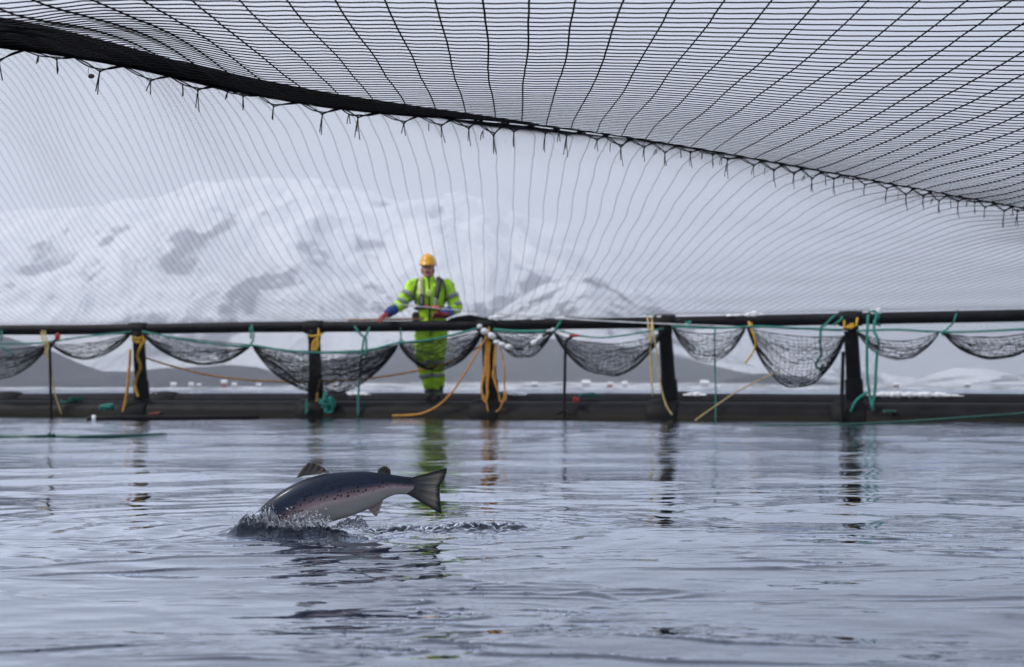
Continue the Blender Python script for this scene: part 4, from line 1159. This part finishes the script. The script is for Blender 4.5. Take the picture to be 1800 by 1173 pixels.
ms = t.nodes.new("ShaderNodeMath"); ms.operation = 'MULTIPLY'; t.links.new(lt.outputs[0], ms.inputs[0]); t.links.new(fade.outputs[0], ms.inputs[1])
ms2 = t.nodes.new("ShaderNodeMath"); ms2.operation = 'MULTIPLY'; ms2.inputs[1].default_value = .85; t.links.new(ms.outputs[0], ms2.inputs[0])
m2 = t.nodes.new("ShaderNodeMix"); m2.data_type = 'RGBA'; t.links.new(ms2.outputs[0], m2.inputs[0]); t.links.new(cr.outputs[0], m2.inputs[6]); m2.inputs[7].default_value = (.006, .007, .01, 1)
# lateral line
ll = t.nodes.new("ShaderNodeMath"); ll.operation = 'COMPARE'; ll.inputs[1].default_value = .585; ll.inputs[2].default_value = .008; t.links.new(sx.outputs[1], ll.inputs[0])
ls = t.nodes.new("ShaderNodeMath"); ls.operation = 'MULTIPLY'; ls.inputs[1].default_value = .35; t.links.new(ll.outputs[0], ls.inputs[0])
m3 = t.nodes.new("ShaderNodeMix"); m3.data_type = 'RGBA'; t.links.new(ls.outputs[0], m3.inputs[0]); t.links.new(m2.outputs[2], m3.inputs[6]); m3.inputs[7].default_value = (.5, .42, .45, 1)
t.links.new(m3.outputs[2], b.inputs['Base Color'])
b.inputs['Roughness'].default_value = .4; b.inputs['Metallic'].default_value = .12; b.inputs['Specular IOR Level'].default_value = .16
b.inputs['Coat Weight'].default_value = .12; b.inputs['Coat Roughness'].default_value = .14
mpb = t.nodes.new("ShaderNodeMapping"); mpb.inputs['Scale'].default_value = (1, .13, 1); t.links.new(an.outputs['Vector'], mpb.inputs[0])
vb = t.nodes.new("ShaderNodeTexVoronoi"); vb.inputs['Scale'].default_value = 330; t.links.new(mpb.outputs[0], vb.inputs['Vector'])
bpn = t.nodes.new("ShaderNodeBump"); bpn.inputs['Strength'].default_value = .5; bpn.inputs['Distance'].default_value = .001; t.links.new(vb.outputs['Distance'], bpn.inputs['Height']); t.links.new(bpn.outputs[0], b.inputs['Normal'])

# fins: rays from a root line to a ragged outer edge
def fin_mat(name, base, tip, margin=False):
    m = bpy.data.materials.new(name); m.use_nodes = True
    t = m.node_tree; b = t.nodes['Principled BSDF']
    an = t.nodes.new("ShaderNodeAttribute"); an.attribute_name = "ray"
    sx = t.nodes.new("ShaderNodeSeparateXYZ"); t.links.new(an.outputs['Vector'], sx.inputs[0])
    cr = t.nodes.new("ShaderNodeValToRGB"); t.links.new(sx.outputs[1], cr.inputs[0])
    e = cr.color_ramp.elements; e[0].position = 0; e[0].color = base[0] + (1,); e[1].position = 1; e[1].color = tip + (1,)
    for p_, c_ in zip((.35, .8), base[1:]): q_ = e.new(p_); q_.color = c_ + (1,)
    wv = t.nodes.new("ShaderNodeMath"); wv.operation = 'MULTIPLY'; wv.inputs[1].default_value = 2 * math.pi * 24; t.links.new(sx.outputs[0], wv.inputs[0])
    sn = t.nodes.new("ShaderNodeMath"); sn.operation = 'SINE'; t.links.new(wv.outputs[0], sn.inputs[0])
    mr = t.nodes.new("ShaderNodeMapRange"); mr.inputs[1].default_value = -1; mr.inputs[2].default_value = 1; mr.inputs[3].default_value = .25; mr.inputs[4].default_value = 1.15; t.links.new(sn.outputs[0], mr.inputs[0])
    mm = t.nodes.new("ShaderNodeMix"); mm.data_type = 'RGBA'; mm.blend_type = 'MULTIPLY'; mm.inputs[0].default_value = .45
    t.links.new(cr.outputs[0], mm.inputs[6]); t.links.new(mr.outputs[0], mm.inputs[7])
    q_ = e.new(.93); q_.color = tuple(c * 1.6 for c in tip) + (1,)
    if margin:      # dark leading rays along both edges of the fork
        mr2 = t.nodes.new("ShaderNodeValToRGB"); t.links.new(sx.outputs[0], mr2.inputs[0])
        f_ = mr2.color_ramp.elements; f_[0].position = .06; f_[0].color = (.1, .1, .12, 1); f_[1].position = .94; f_[1].color = (.1, .1, .12, 1)
        for p_ in (.16, .84): g_ = f_.new(p_); g_.color = (1, 1, 1, 1)
        m5 = t.nodes.new("ShaderNodeMix"); m5.data_type = 'RGBA'; m5.blend_type = 'MULTIPLY'; m5.inputs[0].default_value = 1
        t.links.new(mm.outputs[2], m5.inputs[6]); t.links.new(mr2.outputs[0], m5.inputs[7]); t.links.new(m5.outputs[2], b.inputs['Base Color'])
    else:
        t.links.new(mm.outputs[2], b.inputs['Base Color'])
    b.inputs['Roughness'].default_value = .35
    b.inputs['Transmission Weight'].default_value = 0.0
    b.inputs['Subsurface Weight'].default_value = 0.0
    bpn = t.nodes.new("ShaderNodeBump"); bpn.inputs['Strength'].default_value = .5; bpn.inputs['Distance'].default_value = .002
    t.links.new(sn.outputs[0], bpn.inputs['Height']); t.links.new(bpn.outputs[0], b.inputs['Normal'])
    return m
def fin(name, root, tip, m, nr=60, nt=14, rag=.04, curve=.0, thick=.0035):
    """root, tip: matching polylines in salmon pixels"""
    R = spline([(a, b_, 0) for a, b_ in root], 16); Q = spline([(a, b_, 0) for a, b_ in tip], 16)
    s = np.linspace(0, 1, nr)
    def al_(P):
        d = np.concatenate([[0], np.cumsum(np.linalg.norm(np.diff(P, axis=0), axis=1))]); d /= d[-1]
        return np.stack([np.interp(s, d, P[:, k]) for k in range(2)], 1)
    R, Q = al_(R), al_(Q)
    ragv = 1 + rag * (rng.random(nr) - .7)
    V = []; RAY = []
    for sd_ in (-1, 1):
        for k in range(nr):
            for l in range(nt):
                tt = l / (nt - 1)
                p2 = R[k] + (Q[k] - R[k]) * tt * ragv[k]
                th = thick * (1 - tt) ** .7 + .0003
                w3 = fp_(p2[0], p2[1])
                w3[1] += sd_ * th + curve * tt + .0015 * math.sin(s[k] * 2 * math.pi * 5) * tt + bend0(p2)
                V.append(w3 - FO); RAY.append((s[k], tt, 0))
    i = np.arange(nr - 1)[:, None] * nt; j = np.arange(nt - 1)[None]
    q1 = np.stack([i + j, i + j + 1, i + nt + j + 1, i + nt + j], -1).reshape(-1, 4)
    n0 = nr * nt
    q2 = q1[:, ::-1] + n0
    i = np.arange(nr - 1)
    e1 = np.stack([i * nt + nt - 1, i * nt + nt - 1 + n0, (i + 1) * nt + nt - 1 + n0, (i + 1) * nt + nt - 1], 1)
    l = np.arange(nt - 1)
    e2 = np.stack([l, l + n0, l + 1 + n0, l + 1], 1); e3 = e2 + (nr - 1) * nt
    mb_ = MB(); mb_.add(V, [q1, q2, e1, e2, e3])
    o = mb_.build(name, m, fish)
    a_ = o.data.attributes.new("ray", 'FLOAT_VECTOR', 'POINT'); a_.data.foreach_set("vector", np.array(RAY, np.float32).ravel())
    return o
def bend0(p2):
    k = int(np.argmin(np.abs(cxp - p2[0]))); return float(bend[k])
M_tail = fin_mat("tail_fin", ((.02, .024, .04), (.07, .07, .075), (.25, .23, .19)), (.012, .014, .02), True)
M_dors = fin_mat("dorsal_fin", ((.02, .022, .03), (.05, .045, .04), (.05, .045, .04)), (.02, .018, .018))
M_anal = fin_mat("anal_fin", ((.12, .10, .10), (.26, .20, .18), (.30, .24, .21)), (.24, .2, .19))
M_adip = fin_mat("adipose_fin", ((.03, .035, .04), (.02, .022, .025), (.03, .03, .025)), (.10, .09, .07))
fin("tail_fin", [(1090, 196), (1108, 216), (1112, 240), (1106, 262), (1075, 284)], [(1306, 138), (1292, 190), (1264, 245), (1266, 320), (1273, 402)], M_tail, rag=.035, nr=90, thick=.006)
fin("dorsal_fin", [(452, 196), (500, 182), (560, 172), (632, 166)], [(496, 128), (532, 105), (580, 120), (642, 160)], M_dors, rag=.16, nr=70)
fin("adipose_fin", [(905, 170), (940, 172), (985, 182)], [(922, 137), (955, 125), (984, 146)], M_adip, rag=.03, nr=26)
fin("anal_fin", [(842, 352), (880, 345), (935, 312)], [(880, 392), (912, 408), (944, 318)], M_anal, rag=.12, nr=44, curve=-.006)
# pectoral & eye below the surface line, so that the fish is whole
fin("pectoral_fin", [(400, 520), (440, 520), (470, 500)], [(500, 640), (530, 620), (520, 560)], M_dors, nr=30, curve=-.03)
for s_ in (-1, 1):
    e = MB(); c_ = fp_(205, 600) - FO; e.ell(c_ + np.array([0, s_ * .032, .004]), (.008, .005, .008), 12, 8); e.build("eye", M_blk, fish)

# ------------------------------------------------------------------ thrown water
M_drop = bpy.data.materials.new("whitened_water"); M_drop.use_nodes = True
b = M_drop.node_tree.nodes['Principled BSDF']
b.inputs['Transmission Weight'].default_value = 0.72; b.inputs['Roughness'].default_value = 0.05; b.inputs['IOR'].default_value = 1.33  # partly diffuse white: foam, plus sky sparkle put into the colour
b.inputs['Base Color'].default_value = (0.9, 0.94, 1, 1)
sb = MB()
def drop(cx_, cy_, r_, dd): 
    p = fp_(cx_, cy_, dd); sb.ell(p - FO, (r_ * rng.uniform(.7, 1.3), r_, r_ * rng.uniform(.7, 1.4)), 8, 6)
for k in range(420):     # fine spray
    x = rng.normal(230, 110); y = 455 - abs(rng.normal(0, 38)) - 25 * math.exp(-((x - 250) / 90) ** 2)
    drop(x, y, rng.uniform(.0003, .0008), rng.normal(-.06, .05))
for k in range(260):
    x = rng.uniform(880, 1680); y = 450 - abs(rng.normal(0, 22)); drop(x, y, rng.uniform(.0003, .0009), rng.normal(.02, .06))
for k in range(260):     # round the head
    x = rng.normal(190, 75); y = 470 - abs(rng.normal(0, 45)) - 40 * math.exp(-((x - 250) / 90) ** 2)
    drop(x, y, rng.uniform(.0005, .0016), rng.normal(-.07, .04))
for k in range(300):
    x = rng.uniform(420, 640); y = 470 - abs(rng.normal(0, 35)); drop(x, y, rng.uniform(.0005, .0018), rng.normal(-.08, .03))
for k in range(60):
    x = rng.uniform(680, 1000); y = rng.uniform(300, 470); drop(x, y, rng.uniform(.0004, .0012), rng.normal(0, .05))
for k in range(120):     # arc off the tail
    a = rng.uniform(-1.2, 1.5); R_ = rng.normal(95, 14)
    drop(1290 + R_ * math.cos(a), 330 + R_ * math.sin(a) * .9, rng.uniform(.0004, .0013), rng.normal(0, .03))
for k in range(120):
    x = rng.normal(1400, 140); y = 440 - abs(rng.normal(0, 22)); drop(x, y, rng.uniform(.0005, .0018), rng.normal(.02, .05))
for k in range(70):
    x = rng.normal(260, 90); y = 440 - abs(rng.normal(0, 38)); drop(x, y, rng.uniform(.0012, .0028), rng.normal(-.07, .03))
for k in range(50):
    x = rng.uniform(430, 640); y = 455 - abs(rng.normal(0, 35)); drop(x, y, rng.uniform(.0012, .0026), rng.normal(-.07, .03))
for k in range(8):
    x = rng.uniform(1420, 1580); drop(x, rng.uniform(392, 420), rng.uniform(.003, .006), rng.normal(.03, .03))
for k in range(46):      # filaments and lips of water
    x = rng.uniform(130, 640); w_ = rng.uniform(15, 70); top = rng.uniform(15, 70) * (1.2 if x < 350 else .8)
    d0 = rng.normal(-.09, .025)
    P_ = [fp_(x, 480, d0), fp_(x + w_ * .25 + rng.normal(0, 6), 480 - top * .8, d0 - .01), fp_(x + w_ * .6, 480 - top, d0 - .015), fp_(x + w_, 480 - top * rng.uniform(.1, .7), d0 - .02)]
    Q = spline(P_, 7); n_ = len(Q)
    sb.tube(Q - FO, .0004 + .0008 * np.abs(perlin(np.arange(n_) * .5, np.full(n_, k * 3.3))), n=6)
for k in range(16):
    x = rng.uniform(690, 1000); w_ = rng.uniform(20, 60); top = rng.uniform(10, 60)
    P_ = [fp_(x, 480, -.02), fp_(x + w_ * .3, 480 - top, -.03), fp_(x + w_, 480 - top * .6, -.02)]
    Q = spline(P_, 7); sb.tube(Q - FO, .0008, n=6)
# torn sheet of water in front of the head
def sheet(x0, x1, base, tops, dd, seed):
    nx_, nz_ = 60, 14
    V = []
    for a in range(nx_):
        xx = x0 + (x1 - x0) * a / (nx_ - 1)
        tp_ = np.interp(a / (nx_ - 1), np.linspace(0, 1, len(tops)), tops) * (1 + .45 * float(perlin(np.array(a * .35), np.array(seed * 1.7))) + .2 * float(perlin(np.array(a * 1.1), np.array(seed * 2.7))))
        for c_ in range(nz_):
            tt = c_ / (nz_ - 1)
            p = fp_(xx + 7 * float(perlin(np.array(a * .3), np.array(c_ * .5 + seed))), base - tp_ * tt, dd - .025 * tt ** 2 + .008 * float(perlin(np.array(a * .5), np.array(c_ * .35 + seed))))
            V.append(p - FO)
    i = np.arange(nx_ - 1)[:, None] * nz_; j = np.arange(nz_ - 1)[None]
    q = np.stack([i + j, i + j + 1, i + nz_ + j + 1, i + nz_ + j], -1).reshape(-1, 4)
    sb.add(V, [q])
sheet(120, 400, 500, [10, 60, 95, 105, 80, 40], -.075, 1)
sheet(380, 640, 490, [30, 70, 75, 60, 45, 10], -.07, 2)
sheet(150, 480, 500, [20, 50, 70, 60, 50, 20], -.10, 3)
sheet(650, 860, 480, [10, 40, 55, 70, 20], -.02, 4)
spl = sb.build("water_splash", M_drop, None, loc=tuple(FO))
tag(spl, kind='stuff')

# ------------------------------------------------------------------ haze
hz = MB(); hz.box((0, 3900, 480), (15000, 9400, 980))
M_haze = bpy.data.materials.new("haze"); M_haze.use_nodes = True
t = M_haze.node_tree; t.nodes.clear()
oo = t.nodes.new("ShaderNodeOutputMaterial"); pv = t.nodes.new("ShaderNodeVolumePrincipled")
pv.inputs['Color'].default_value = (0.9, 0.94, 1, 1); pv.inputs['Density'].default_value = 0.00025; pv.inputs['Anisotropy'].default_value = 0.3
t.links.new(pv.outputs[0], oo.inputs['Volume'])
tag(hz.build("haze", M_haze, smooth=False), kind='stuff')
